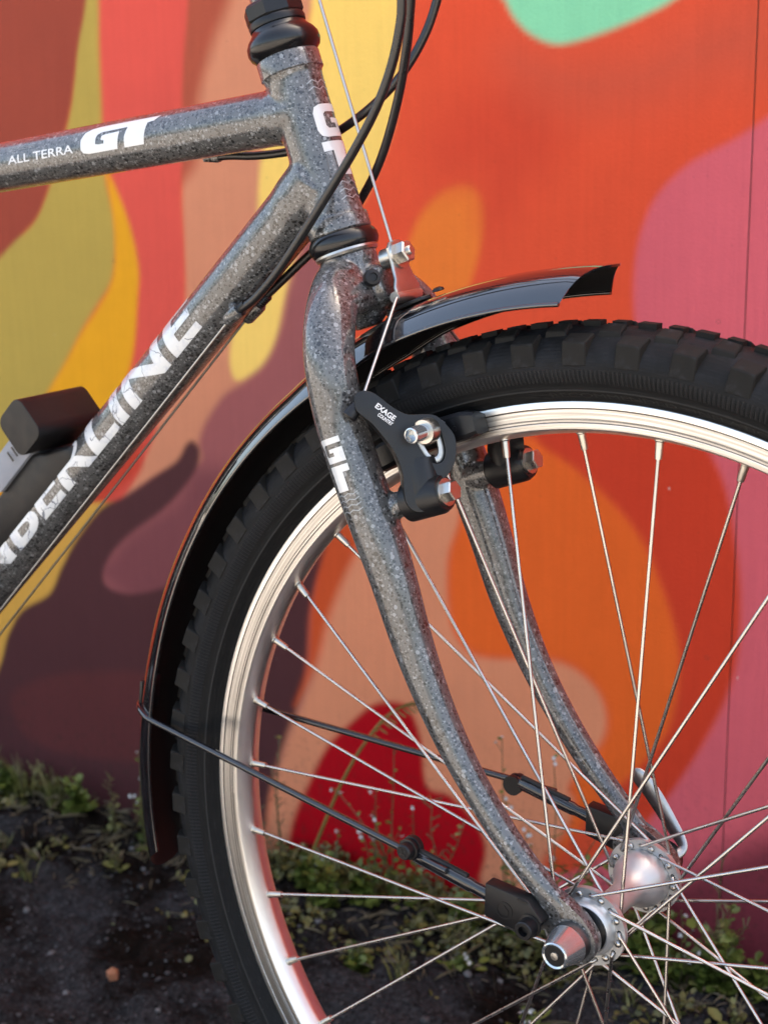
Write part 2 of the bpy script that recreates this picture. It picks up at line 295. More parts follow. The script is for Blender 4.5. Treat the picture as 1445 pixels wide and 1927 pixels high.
    k = q.mix(q.ramp(n1, .44, .58), (.0045, .0030, .0020), (.022, .021, .0215))
    k = q.mix(q.ramp(n2, .50, .75), k, (.040, .038, .038))
    k = q.mix(q.math('MULTIPLY', q.ramp(n1, .52, .40), q.ramp(n2, .42, .6)), k, (.010, .006, .004))
    k = q.mix(q.math('MULTIPLY', q.ramp(n3, .66, .76), q.ramp(n1, .45, .6)), k, (.055, .053, .052))
    n4 = q.noise(c, 190, 6, .8); k = q.mix(q.math('MULTIPLY', q.ramp(n4, .50, .66), q.ramp(n1, .40, .58)), k, (.050, .048, .049))
    k = q.mix(q.ramp(n4, .47, .36), k, (.003, .0024, .002))
    q.set(color=k, rough=.95, spec=.05); q.bump(q.math('ADD', n2, q.math('MULTIPLY', n3, .4)), .9, .006); M['soil'] = q.m
    q = NT('pavement'); c = q.coord()
    k = q.mix(q.noise(c, 2.2, 5), (.34, .31, .27), (.44, .41, .36)); k = q.mix(q.ramp(q.noise(c, 160, 3), .55, .75), k, (.25, .23, .20))
    q.set(color=k, rough=.9); q.bump(q.noise(c, 160, 4), .4, .003); M['pavement'] = q.m
    for nm, a_, b_ in (('leaf', (.050, .075, .010), (.125, .145, .026)), ('leaf_pale', (.095, .105, .024), (.19, .17, .055)), ('moss', (.040, .045, .009), (.125, .112, .030)),
                       ('dry', (.09, .07, .04), (.18, .14, .08)), ('stem', (.06, .06, .02), (.12, .085, .04)), ('stalk', (.13, .095, .02), (.22, .16, .04))):
        q = NT('plant_' + nm); c = q.coord(); q.set(color=q.mix(q.ramp(q.noise(c, 60, 3), .3, .7), a_, b_), rough=.5, spec=.4); q.set(sss=.0); M[nm] = q.m
    plain('petal', (.42, .42, .40), .6)
    plain('stone', (.036, .035, .035), .8, bump=(120, .5, .002), var=.4)
    plain('stone_pale', (.10, .098, .096), .8, bump=(120, .5, .002), var=.3)
    plain('clay', (.26, .10, .045), .8, bump=(120, .5, .002), var=.3)
make_materials()

class MB:
    """collects geometry in millimetres; build() links it as one mesh object"""
    def __init__(s): s.v = []; s.f = []
    def add(s, vs, fs):
        o = len(s.v); s.v += [tuple(x) for x in vs]; s.f += [tuple(i + o for i in f) for f in fs]; return s
    def tube(s, path, r, seg=12, cap=True, flat=None, ref=None):
        """flat: list of side factors for an elliptical section whose short axis follows ref"""
        P = [Vector(p) for p in path]; n = len(P)
        rs = list(r) if hasattr(r, '__len__') else [r] * n
        T = [((P[min(i + 1, n - 1)] - P[max(i - 1, 0)]).normalized()) for i in range(n)]
        a = Vector(ref) if ref is not None else (Vector((0, 1, 0)) if abs(T[0].y) < .9 else Vector((1, 0, 0)))
        N = (a - T[0] * a.dot(T[0])).normalized(); vs = []
        for i in range(n):
            a = Vector(ref) if ref is not None else N
            N = (a - T[i] * a.dot(T[i])).normalized(); B = T[i].cross(N)
            fl = flat[i] if flat else 1.0
            for k in range(seg):
                t = 2 * math.pi * k / seg; vs.append(P[i] + N * (rs[i] * fl * math.cos(t)) + B * (rs[i] * math.sin(t)))
        fs = [(i * seg + k, i * seg + (k + 1) % seg, (i + 1) * seg + (k + 1) % seg, (i + 1) * seg + k) for i in range(n - 1) for k in range(seg)]
        if cap: fs += [tuple(reversed(range(seg))), tuple(range((n - 1) * seg, n * seg))]
        return s.add(vs, fs)
    def lathe(s, o, ax, prof, seg=32, cap=True, closed=False, hexa=False):
        o = Vector(o); ax = Vector(ax).normalized(); a = Vector((0, 0, 1)) if abs(ax.z) < .8 else Vector((1, 0, 0))
        N = (a - ax * a.dot(ax)).normalized(); B = ax.cross(N); vs = []; n = len(prof)
        for h, r in prof:
            for k in range(seg):
                t = 2 * math.pi * (k + .5) / seg; vs.append(o + ax * h + (N * math.cos(t) + B * math.sin(t)) * r)
        m = n if closed else n - 1
        fs = [(i * seg + k, i * seg + (k + 1) % seg, ((i + 1) % n) * seg + (k + 1) % seg, ((i + 1) % n) * seg + k) for i in range(m) for k in range(seg)]
        if cap and not closed: fs += [tuple(reversed(range(seg))), tuple(range((n - 1) * seg, n * seg))]
        return s.add(vs, fs)
    def prism(s, poly, o, e1, e2, d0, d1, holes=(), bevel=0, segs=2):
        o, e1, e2 = Vector(o), Vector(e1).normalized(), Vector(e2).normalized(); nn = e1.cross(e2).normalized()
        bm = bmesh.new(); loops = [poly] + list(holes); es = []; rings = []
        for lp in loops:
            vv = [bm.verts.new((x, y, 0)) for x, y in lp]; rings.append(vv)
            es += [bm.edges.new((vv[i], vv[(i + 1) % len(vv)])) for i in range(len(vv))]
        bmesh.ops.triangle_fill(bm, edges=es, use_beauty=True, use_dissolve=False)
        bmesh.ops.recalc_face_normals(bm, faces=bm.faces[:])
        base = [[v.index for v in f.verts] for f in (bm.verts.index_update() or bm.faces)]
        nv = len(bm.verts); co = [v.co.copy() for v in bm.verts]; rid = [[v.index for v in r] for r in rings]; bm.free()
        bm = bmesh.new(); lo = [bm.verts.new((c.x, c.y, d0)) for c in co]; hi = [bm.verts.new((c.x, c.y, d1)) for c in co]
        for f in base:
            bm.faces.new([lo[i] for i in reversed(f)]); bm.faces.new([hi[i] for i in f])
        for r in rid:
            for i in range(len(r)):
                a, b = r[i], r[(i + 1) % len(r)]; bm.faces.new((lo[a], lo[b], hi[b], hi[a]))
        bmesh.ops.recalc_face_normals(bm, faces=bm.faces[:])
        if bevel:
            ed = [e for e in bm.edges if len(e.link_faces) == 2 and e.calc_face_angle(0) > R(50)]
            bmesh.ops.bevel(bm, geom=ed, offset=bevel, segments=segs, affect='EDGES', profile=.5, clamp_overlap=True)
        bm.verts.index_update()
        s.add([o + e1 * v.co.x + e2 * v.co.y + nn * v.co.z for v in bm.verts], [[v.index for v in f.verts] for f in bm.faces]); bm.free(); return s
    def ball(s, c, r, seg=12, ring=8, sq=(1, 1, 1)):
        c = Vector(c); vs = [c + Vector((0, 0, r * sq[2]))]
        for i in range(1, ring):
            t = math.pi * i / ring
            vs += [c + Vector((r * sq[0] * math.sin(t) * math.cos(2 * math.pi * k / seg), r * sq[1] * math.sin(t) * math.sin(2 * math.pi * k / seg), r * sq[2] * math.cos(t))) for k in range(seg)]
        vs.append(c - Vector((0, 0, r * sq[2]))); L = len(vs) - 1
        fs = [(0, 1 + k, 1 + (k + 1) % seg) for k in range(seg)] + [(L, L - 1 - k, L - 1 - (k + 1) % seg) for k in range(seg)]
        fs += [(1 + i * seg + k, 1 + (i + 1) * seg + k, 1 + (i + 1) * seg + (k + 1) % seg, 1 + i * seg + (k + 1) % seg) for i in range(ring - 2) for k in range(seg)]
        return s.add(vs, fs)
    def mesh(s, name, mat, angle=38):
        me = bpy.data.meshes.new(name); me.from_pydata([(x * .001, y * .001, z * .001) for x, y, z in s.v], [], s.f); me.validate()
        bm = bmesh.new(); bm.from_mesh(me); bmesh.ops.recalc_face_normals(bm, faces=bm.faces[:]); bm.to_mesh(me); bm.free()
        me.materials.append(M[mat]); me.shade_smooth(); me.set_sharp_from_angle(angle=R(angle)); return me
    def build(s, name, mat, parent=None, angle=38):
        return link(name, s.mesh(name, mat, angle), parent)

def link(name, me, parent=None):
    o = bpy.data.objects.new(name, me); col.objects.link(o)
    if parent is not None: o.parent = parent
    return o
def empty(name, loc=(0, 0, 0)):
    o = bpy.data.objects.new(name, None); o.location = loc; o.empty_display_size = .05; col.objects.link(o); return o
def tag(o, label=None, cat=None, group=None, kind=None):
    for k, v in (('label', label), ('category', cat), ('group', group), ('kind', kind)):
        if v: o[k] = v
    return o
def spline(P, n=6):
    P = [Vector(p) for p in P]; out = []
    for i in range(len(P) - 1):
        a, b, c, d = P[max(i - 1, 0)], P[i], P[i + 1], P[min(i + 2, len(P) - 1)]
        for k in range(n):
            t = k / n; out.append(.5 * ((2 * b) + (c - a) * t + (2 * a - 5 * b + 4 * c - d) * t * t + (3 * b - a - 3 * c + d) * t ** 3))
    out.append(P[-1]); return out
def spline1(L, n=6): return [v.x for v in spline([(x, 0, 0) for x in L], n)]
def loop2(P, n=4):
    N = len(P); out = []
    for i in range(N):
        a, b, c, d = (Vector(P[(i + j) % N]) for j in (-1, 0, 1, 2))
        for k in range(n):
            t = k / n; q = .5 * ((2 * b) + (c - a) * t + (2 * a - 5 * b + 4 * c - d) * t * t + (3 * b - a - 3 * c + d) * t ** 3); out.append((q.x, q.y))
    return out
def circle(cx, cy, r, n=16): return [(cx + r * math.cos(2 * math.pi * k / n), cy + r * math.sin(2 * math.pi * k / n)) for k in range(n)]

def fuse(o, voxel, iters, factor=.5):
    """weld the overlapping tubes of one mesh into a single skin with soft fillets"""
    m = o.modifiers.new('weld', 'REMESH'); m.mode = 'VOXEL'; m.voxel_size = voxel; m.use_smooth_shade = True
    m = o.modifiers.new('fillet', 'SMOOTH'); m.factor = factor; m.iterations = iters
    dg = bpy.context.evaluated_depsgraph_get(); me = bpy.data.meshes.new_from_object(o.evaluated_get(dg))
    o.modifiers.clear(); old = o.data; me.name = old.name; o.data = me; me.shade_smooth(); bpy.data.meshes.remove(old)
    if not len(me.materials): me.materials.append(M['paint'])
# ------------------------------------------------------------------ ground, pavement
def vnoise(x, y, s, seed):
    rs = np.random.RandomState(seed); g = rs.rand(64, 64); X = x * s; Y = y * s
    xi = np.floor(X).astype(int); yi = np.floor(Y).astype(int); fx = X - xi; fy = Y - yi
    fx = fx * fx * (3 - 2 * fx); fy = fy * fy * (3 - 2 * fy)
    G = lambda a, b: g[a % 64, b % 64]
    return (G(xi, yi) * (1 - fx) + G(xi + 1, yi) * fx) * (1 - fy) + (G(xi, yi + 1) * (1 - fx) + G(xi + 1, yi + 1) * fx) * fy
WT = Vector(D['wall_t']); WN = Vector((WT.y, -WT.x, 0)); WO = Vector(D['wall_o']) * .001; WO.z = 0
def ground_h(x, y):
    """ground height in metres: rough soil, rising a little towards the wall foot, flat under the pavement"""
    dist = (x - WO.x) * WN.x + (y - WO.y) * WN.y
    h = .016 * (vnoise(x + 9, y + 9, 7, 1) - .5) + .020 * (vnoise(x + 9, y + 9, 19, 2) - .5) + .013 * (vnoise(x + 9, y + 9, 47, 3) - .5) + .007 * (vnoise(x + 9, y + 9, 110, 4) - .5)
    rise = .012 * np.clip(1 - dist / .16, 0, 1)
    near = np.clip((y + .68) / .3, 0, 1) * np.clip((2.2 - abs(x + .3)) / .6, 0, 1)
    wheel = np.clip((np.hypot(x, y * 1.6) - .05) / .15, .0, 1)
    return (h * wheel + rise) * near + .005 * np.exp(-(x * x + y * y) / .012)
def build_ground():
    xs = np.concatenate([np.linspace(-60, -3, 14)[:-1], np.linspace(-3, -1.3, 18)[:-1], np.arange(-1.3, .62, .0058), np.linspace(.62, 3, 20), np.linspace(3, 60, 14)[1:]])
    ys = np.concatenate([np.linspace(-60, -2, 16)[:-1], np.linspace(-2, -.7, 10)[:-1], np.linspace(-.7, -.05, 40)[:-1], np.arange(-.05, .62, .0055), np.linspace(.62, 3, 8), np.linspace(3, 60, 12)[1:]])
    X, Y = np.meshgrid(xs, ys); Z = ground_h(X, Y)
    nx = len(xs); v = np.stack([X.ravel(), Y.ravel(), Z.ravel()], 1)
    i = (np.arange(len(ys) - 1)[:, None] * nx + np.arange(nx - 1)[None]).ravel()
    f = np.stack([i, i + 1, i + nx + 1, i + nx], 1)
    me = bpy.data.meshes.new('ground'); me.from_pydata(v.tolist(), [], f.tolist()); me.materials.append(M['soil']); me.shade_smooth()
    tag(link('ground', me), kind='structure')
    me = bpy.data.meshes.new('pavement'); me.from_pydata([(-60, -60, .006), (60, -60, .006), (60, -.70, .006), (-60, -.70, .006)], [], [(0, 1, 2, 3)])
    me.materials.append(M['pavement']); tag(link('pavement', me), kind='structure')
build_ground()

# ------------------------------------------------------------------ painted wall
BASE_PAINT = (222, 82, 52)
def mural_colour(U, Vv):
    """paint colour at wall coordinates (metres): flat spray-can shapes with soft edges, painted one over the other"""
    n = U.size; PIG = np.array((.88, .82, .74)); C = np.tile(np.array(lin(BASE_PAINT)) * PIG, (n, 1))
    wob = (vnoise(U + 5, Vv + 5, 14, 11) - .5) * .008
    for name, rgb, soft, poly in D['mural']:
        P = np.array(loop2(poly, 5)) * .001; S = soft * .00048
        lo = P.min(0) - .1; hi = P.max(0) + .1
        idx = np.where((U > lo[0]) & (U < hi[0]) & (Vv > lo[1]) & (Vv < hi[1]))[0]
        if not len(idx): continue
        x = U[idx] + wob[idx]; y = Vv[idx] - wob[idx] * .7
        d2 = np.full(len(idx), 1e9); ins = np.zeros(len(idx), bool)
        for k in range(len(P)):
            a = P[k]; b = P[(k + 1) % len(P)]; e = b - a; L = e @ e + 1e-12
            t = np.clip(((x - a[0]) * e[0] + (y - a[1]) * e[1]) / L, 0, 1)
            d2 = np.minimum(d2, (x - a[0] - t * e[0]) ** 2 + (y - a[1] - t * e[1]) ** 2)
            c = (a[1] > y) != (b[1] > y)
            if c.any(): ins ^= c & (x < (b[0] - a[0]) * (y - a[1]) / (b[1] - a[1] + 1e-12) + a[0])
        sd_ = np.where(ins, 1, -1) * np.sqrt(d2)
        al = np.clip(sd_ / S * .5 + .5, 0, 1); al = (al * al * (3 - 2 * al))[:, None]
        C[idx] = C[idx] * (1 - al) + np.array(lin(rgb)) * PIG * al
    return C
def build_wall():
    root = empty('mural_wall', WO); root.rotation_euler = (0, 0, math.atan2(WT.y, WT.x))
    tag(root, 'tall board wall painted with flowing red, orange, pink and yellow mural shapes', 'wall')
    seam = .484; wid = 1.22; H = 2.4; gap = .0009
    for k in (-3, -2, -1, 0, 1, 2):
        u0, u1 = seam + k * wid + gap * .5, seam + (k + 1) * wid - gap * .5
        fine = k in (-1, 0)
        if fine:
            us = np.unique(np.concatenate([[u0], np.arange(max(u0, -.62), min(u1, .70), .0034), np.linspace(u0, u1, 26), [u1]]))
            vs = np.unique(np.concatenate([np.arange(-.06, 1.0, .0034), np.linspace(1.0, H, 30)]))
        else:
            us = np.linspace(u0, u1, 26); vs = np.linspace(-.06, H, 50)
        Ug, Vg = np.meshgrid(us, vs); nx = len(us); C = mural_colour(Ug.ravel(), Vg.ravel())
        v = np.stack([Ug.ravel(), np.zeros(Ug.size), Vg.ravel()], 1).tolist(); i = (np.arange(len(vs) - 1)[:, None] * nx + np.arange(nx - 1)[None]).ravel()
        f = np.stack([i, i + 1, i + nx + 1, i + nx], 1).tolist(); o = len(v); nf = len(f); T = .018
        v += [(u0, 0, -.06), (u1, 0, -.06), (u1, 0, H), (u0, 0, H), (u0, T, -.06), (u1, T, -.06), (u1, T, H), (u0, T, H)]
        f += [tuple(o + j for j in q) for q in ((1, 5, 6, 2), (4, 0, 3, 7), (3, 2, 6, 7), (5, 4, 7, 6), (4, 5, 1, 0))]
        me = bpy.data.meshes.new('wall_panel'); me.from_pydata(v, [], f); me.materials.append(M['mural']); me.materials.append(M['board_core'])
        for j in range(nf, len(f)): me.polygons[j].material_index = 1
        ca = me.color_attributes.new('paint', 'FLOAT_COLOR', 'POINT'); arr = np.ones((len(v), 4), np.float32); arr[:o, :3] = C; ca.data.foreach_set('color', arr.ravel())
        link('wall_panel', me, root)
    b = MB()
    for k in range(-3, 4): b.add([((seam + k * wid + dx) * 1000, y, z) for z in (-60, 2390) for dx, y in ((-.03, 19), (.03, 19), (.03, 60), (-.03, 60))],
                                 [(0, 1, 5, 4), (1, 2, 6, 5), (2, 3, 7, 6), (3, 0, 4, 7), (0, 3, 2, 1), (4, 5, 6, 7)])
    b.build('batten', 'board_core', root)
    for u, vv in D['screws']:
        s = MB(); s.lathe((u, .3, vv), (0, -1, 0), [(-.6, 2.5), (.2, 2.4), (.35, 1.7), (.1, 1.3), (.1, .3)], 12); s.build('screw', 'screw_rust', root)
build_wall()

# ------------------------------------------------------------------ bicycle
BIKE = empty('bicycle', (0, 0, HUB_Z))
tag(BIKE, 'grey speckled mountain bike with black front mudguard parked before the painted wall', 'bicycle')
HD = [Vector(p) for p in D['head_axis']]; HAX = (HD[1] - HD[0]).normalized()
TT = [Vector(p) for p in D['toptube']]; TAX = (TT[1] - TT[0]).normalized()
DT = [Vector(p) for p in D['downtube']]; DAX = (DT[1] - DT[0]).normalized()
def hp(t): return HD[0] + HAX * t          # along the steering axis, from the upper head tube ring
YV = Vector((0, 1, 0))
HLEN = (HD[1] - HD[0]).length

def build_frame():
    b = MB()
    b.lathe(HD[0], HAX, [(-8, 15), (-8, 17.6), (-1, 17.9), (2.5, 17.9), (4, 16.6), (10, 16.3), (HLEN - 12, 16.3), (HLEN - 4, 16.6), (HLEN - 2.5, 17.9), (HLEN + 5, 17.9), (HLEN + 5, 15)], 48)
    # intersection of tubes with the head tube, with a small weld fillet at each mouth
    def meet(A, ax):
        d = HD[0] - A; n = YV.cross(HAX); t = d.dot(n) / ax.dot(n); return A + ax * t
    jt = meet(TT[0], TAX); jd = meet(DT[0], DAX)
    bb = DT[0] - DAX * 190; st = TT[0] - TAX * 300
    b.tube([st, jt - TAX * 30, jt - TAX * 22, jt - TAX * 16, jt], [15.9, 15.9, 16.0, 16.8, 17.2], 40)
    b.tube([bb, jd - DAX * 40, jd - DAX * 30, jd - DAX * 20, jd], [17.5, 17.5, 17.6, 18.6, 19], 40)
    b.tube([bb, st + (st - bb).normalized() * 40], 14.3, 28)
    b.lathe(bb - YV * 36, YV, [(0, 15), (0, 20), (72, 20), (72, 15)], 36)
    fr = b.build('frame', 'paint', BIKE, 34); fuse(fr, .0013, 5)
    for t0, t1 in ((-8, 2.6), (HLEN - 4, HLEN + 5)):
        c = MB(); c.lathe(HD[0], HAX, [(t0, 16), (t0, 17.9), (t0 + .8, 18.35), (t1 - .8, 18.35), (t1, 17.6), (t1, 16)], 56); c.build('head_tube_ring', 'paint', fr, 30)
    return fr, jt, jd
FRAME, JT, JD = build_frame()

def headset():
    b = MB(); z = -8
    prof = [(z - .2, 14), (z - .2, 17.8), (z - 1.6, 18.8), (z - 3.0, 20.3), (z - 6, 21.3), (z - 9.5, 21.0), (z - 12.5, 19.3), (z - 14.5, 17.4), (z - 16, 16.2), (z - 18.2, 15.6), (z - 18.2, 12)]
    b.lathe(HD[0], HAX, prof, 48); b.build('upper_headset_cup', 'headset_black', BIKE)
    b = MB(); b.lathe(HD[0], HAX, [(z - 18, 11), (z - 18, 16.3), (z - 20.5, 16.6), (z - 22, 16.0), (z - 22, 11)], 40); b.build('headset_washer', 'black_satin', BIKE)
    b = MB(); b.lathe(HD[0], HAX, [(z - 22, 11), (z - 22, 16.4), (z - 23, 17.3), (z - 30, 17.3), (z - 31.5, 16.0), (z - 32.5, 14.2), (z - 33, 11)], 8); b.build('locknut', 'black_satin', BIKE, 20)
    b = MB(); b.tube([hp(z - 20), hp(z - 170)], 11.2, 28); b.build('stem_quill', 'paint', BIKE)
    L = HLEN + 5
    b = MB(); b.lathe(HD[0], HAX, [(L, 13), (L, 17.9), (L + 1.5, 19.2), (L + 4, 20.4), (L + 7, 20.4), (L + 9.5, 19.4), (L + 10.5, 18), (L + 10.5, 13)], 48); b.build('lower_headset_cup', 'headset_black', BIKE)
    b = MB(); b.lathe(HD[0], HAX, [(L + 10.3, 13), (L + 10.3, 18.3), (L + 11.6, 18.5), (L + 13, 17.6), (L + 13, 13)], 48); b.build('crown_race', 'steel', BIKE)
headset()

def build_fork():
    L = HLEN + 17.5; b = MB()
    b.lathe(HD[0], HAX, [(L, 12), (L, 16.6), (L + 3, 16.9), (L + 12, 16.4), (L + 26, 15), (L + 38, 12.5), (L + 43, 7), (L + 43, 2)], 40)
    bl = spline(D['blade'], 5); rr = spline1(D['blade_r'], 5); FL = spline1(D['blade_f'], 5)
    for s in (1, -1):
        pts = [Vector((p.x, p.y * s, p.z)) for p in bl]
        b.tube(pts, rr, 30, flat=FL, ref=YV)
    n = Vector(D['brk_n']); c0 = hp(HLEN + 40)
    for s in (1, -1):                      # brake bosses
        P = Vector(D['pivot']); P.y *= s
        b.tube([P - n * 24 - YV * (3 * s), P - n * 12, P - n * 4, P + n * 1], [9.5, 7.8, 7.2, 7.2], 20)
    # bridge under the steerer that carries the mudguard
    b.tube([c0 - n * 4, c0 + n * 14, c0 + n * 24], [15, 13.5, 10.5], 24)
    b.tube([c0 + n * 12 - YV * 36 + V(0, 0, -6), c0 + n * 8, c0 + n * 12 + YV * 36 + V(0, 0, -6)], [9, 12, 9], 20)
    fk = b.build('fork', 'paint', BIKE, 60); fuse(fk, .0011, 9)
    # dropouts: flattened plates round the axle
    for s in (1, -1):
        d = MB(); end = bl[-8]; a0 = math.atan2(end.z, end.x); ux, uz = math.cos(a0), math.sin(a0)
        left = [(ux * q - uz * w_, uz * q + ux * w_) for q, w_ in ((26, 6.5), (18, 10.5), (8, 13.8))]
        right = [(ux * q + uz * w_, uz * q - ux * w_) for q, w_ in ((8, 13.8), (18, 10.5), (26, 6.5))]
        poly = left + [(14.2 * math.cos(a0 + math.pi / 2 + k * math.pi / 16), 14.2 * math.sin(a0 + math.pi / 2 + k * math.pi / 16)) for k in range(17)] + right
        d.prism(poly, (0, -50 * s, 0), (1, 0, 0), (0, 0, 1), -3.6, 3.6, bevel=1.6)
        ex, ez = -20.5, 6.9
        d.prism(circle(ex, ez, 7.2, 20) , (0, -50 * s, 0), (1, 0, 0), (0, 0, 1), -3.2, 3.2, bevel=1)
        d.prism([(ex - 2, ez - 6.5), (ex + 14, ez - 2), (ex + 14, ez + 9), (ex, ez + 7)], (0, -50 * s, 0), (1, 0, 0), (0, 0, 1), -3, 3)
        d.build('dropout', 'paint', BIKE, 40)
    # washers behind the brake arms
    for s in (1, -1):
        P = Vector(D['pivot']); P.y *= s
        d = MB(); d.lathe(P - n * 1, n, [(0, 4), (0, 8.6), (1.6, 8.6), (1.6, 4)], 24); d.build('boss_washer', 'steel', BIKE)
    d = MB(); q = c0 + n * 19 - YV * 13 + V(0, 0, 4)
    d.lathe(q, (n * .75 - YV * .65), [(0, 4.6), (5, 4.8), (7, 4.2), (7.4, 2.4), (6.0, 2.2), (6, .3)], 18); d.build('bridge_plug', 'black_plastic', BIKE)
    return fk
FORK = build_fork()

# ---- wheel
RN, RH, YF = 266.9, 19.1, 33.9
NIP0 = 6.08
def ring_mesh(prof, seg, closed=True):
    b = MB(); b.lathe((0, 0, 0), (0, 1, 0), prof, seg, cap=False, closed=closed); return b
rim_prof = [(-10.2, 285.9), (-11.6, 285.4), (-11.9, 284.6), (-11.85, 282.2), (-11.2, 281.95), (-11.2, 281.6), (-11.6, 281.3), (-11.6, 276.3), (-11.3, 276.1), (-11.3, 275.8), (-11.75, 275.5), (-11.75, 274.6), (-11.4, 274.4), (-11.4, 274.1), (-11.6, 273.8), (-11.6, 272), (-11.3, 270.9), (-10.4, 270.1), (-1.4, 266.9), (0, 266.7)]
rim_prof = rim_prof + [(-a, b) for a, b in rim_prof[-2::-1]] + [(8, 284), (6, 278), (-6, 278), (-8, 284)]
RIM = ring_mesh(rim_prof, 240).build('rim', 'rim', BIKE, 30)
ty = [(-9.5, 282), (-11.2, 286.5), (-14.5, 289.3), (-18.0, 291.6), (-18.6, 292.6), (-18.4, 293.2), (-21.0, 296.2), (-23.0, 300.5), (-23.7, 305), (-23.0, 309.5), (-20.8, 313.6), (-16.5, 318.2), (-10, 322.2), (0, 324.2)]
ty = ty + [(-a, b) for a, b in ty[-2::-1]]
TYRE = ring_mesh(ty + [(6, 282.5), (-6, 282.5)], 240).build('tyre', 'rubber', BIKE, 60)
NK = 65; KA = 360 / NK
def knob_mesh(name, quad_lo, quad_hi, bev=.55):
    """quad: four (t, y, r) corners; t runs round the wheel at the top"""
    bm = bmesh.new(); vs = [bm.verts.new((t, y, r)) for t, y, r in quad_lo + quad_hi]
    for f in ((3, 2, 1, 0), (4, 5, 6, 7), (0, 1, 5, 4), (1, 2, 6, 5), (2, 3, 7, 6), (3, 0, 4, 7)): bm.faces.new([vs[i] for i in f])
    bmesh.ops.recalc_face_normals(bm, faces=bm.faces[:])
    bmesh.ops.bevel(bm, geom=bm.edges[:], offset=bev, segments=1, affect='EDGES'); bm.verts.index_update()
    b = MB(); b.add([v.co for v in bm.verts], [[v.index for v in f.verts] for f in bm.faces]); bm.free()
    return b.mesh(name, 'knob', 22)
def mir(q): return [(t, -y, r) for t, y, r in q]
sh_lo = [(-7.5, -24.2, 305.5), (6.3, -24.0, 305.5), (7.2, -10, 316), (-7.0, -10, 316)]
sh_hi = [(-7.0, -23.8, 318.0), (6.0, -23.4, 317.6), (7.6, -15.5, 321.8), (-6.2, -15.5, 321.8)]
md_lo = [(-7.5, -15.5, 314), (7.5, -15.0, 314), (6.5, -4, 318), (-6.5, -4, 318)]
md_hi = [(-6.2, -13.9, 322.6), (5.4, -13.4, 322.2), (5.0, -5.6, 325.8), (-5.4, -5.6, 326.0)]
kn = {'sn': knob_mesh('knob', sh_lo, sh_hi), 'mn': knob_mesh('knob', md_lo, md_hi), 'sf': knob_mesh('knob', mir(sh_lo), mir(sh_hi)), 'mf': knob_mesh('knob', mir(md_lo), mir(md_hi))}
ka0 = D['knob0']
for key, off in (('sn', 0), ('mn', .5), ('sf', .0), ('mf', .5)):
    for k in range(NK):
        o = link('knob', kn[key], TYRE)
        o.rotation_euler = (0, R(90 - (ka0 + (k + off) * KA)), 0)
b = MB()
for k in range(NK):
    for dt_, half in ((0, 1), (.5, .8)):
        a = R(90 - (ka0 + (k + dt_) * KA)); rot = Matrix.Rotation(a, 3, 'Y')
        bx = [(t * half, y, r) for r in (318, 326.4) for t, y in ((-5, -3.4), (5, -3.4), (5, 3.4), (-5, 3.4))]
        b.add([rot @ Vector(p) for p in bx], [(3, 2, 1, 0), (4, 5, 6, 7), (0, 1, 5, 4), (1, 2, 6, 5), (2, 3, 7, 6), (3, 0, 4, 7)])
tag(b.build('centre_tread', 'knob', TYRE, 40), kind='stuff')

nip_b = MB(); nip_b.lathe((0, 0, 0), (0, 0, -1), [(-1.5, 3.1), (.6, 3.0), (1.2, 2.3), (9, 2.05), (10.2, 1.9), (10.3, 1.0)], 12); NIP = nip_b.mesh('nipple', 'nipple_brass', 30)
head_b = MB(); head_b.lathe((0, 0, 0), (0, -1, 0), [(-.2, 2.0), (.3, 2.0), (.9, 1.5), (1.15, .4)], 12); HEADM = head_b.mesh('spoke_head', 'spoke_steel', 50)
def polar(r, a, y=0): return Vector((r * math.cos(R(a)), y, r * math.sin(R(a))))
for side in (-1, 1):
    for j in range(18):
        ha = (6.0 if side < 0 else 16.4) + 20 * j
        # towards the camera side of each flange every other spoke leaves with its elbow, the rest show their heads
        vis = (j % 2 == 0)
        na = ha + (-60 if vis else 60); na = NIP0 + 10 * round((na - NIP0) / 10)
        yf = YF * side
        ye, yh = (yf - 3.2, yf + 2.2) if vis else (yf + 3.0, yf - 2.2)
        H0 = polar(RH, ha, yh); H1 = polar(RH, ha, ye)
        N1 = polar(RN - 2, na, side * 1.2); dirv = (N1 - H1).normalized()
        b = MB(); b.tube(spline([H0, polar(RH, ha, yf), H1 + dirv * 1.0 , H1 + dirv * 5, H1 + dirv * 12], 3) + [H1.lerp(N1, .5), N1], 1.02, 10)
        sp = b.build('spoke', 'spoke_steel', BIKE, 60)
        h = link('spoke_head', HEADM, sp); h.location = polar(RH, ha, yh) * .001
        h.rotation_euler = (0, 0, 0 if yh < yf else math.pi)
        nn_ = link('nipple', NIP, RIM); nn_.location = polar(RN + .5, na, side * 1.0) * .001
        q = (H1 - N1).normalized(); nn_.rotation_euler = q.to_track_quat('-Z', 'Y').to_euler()

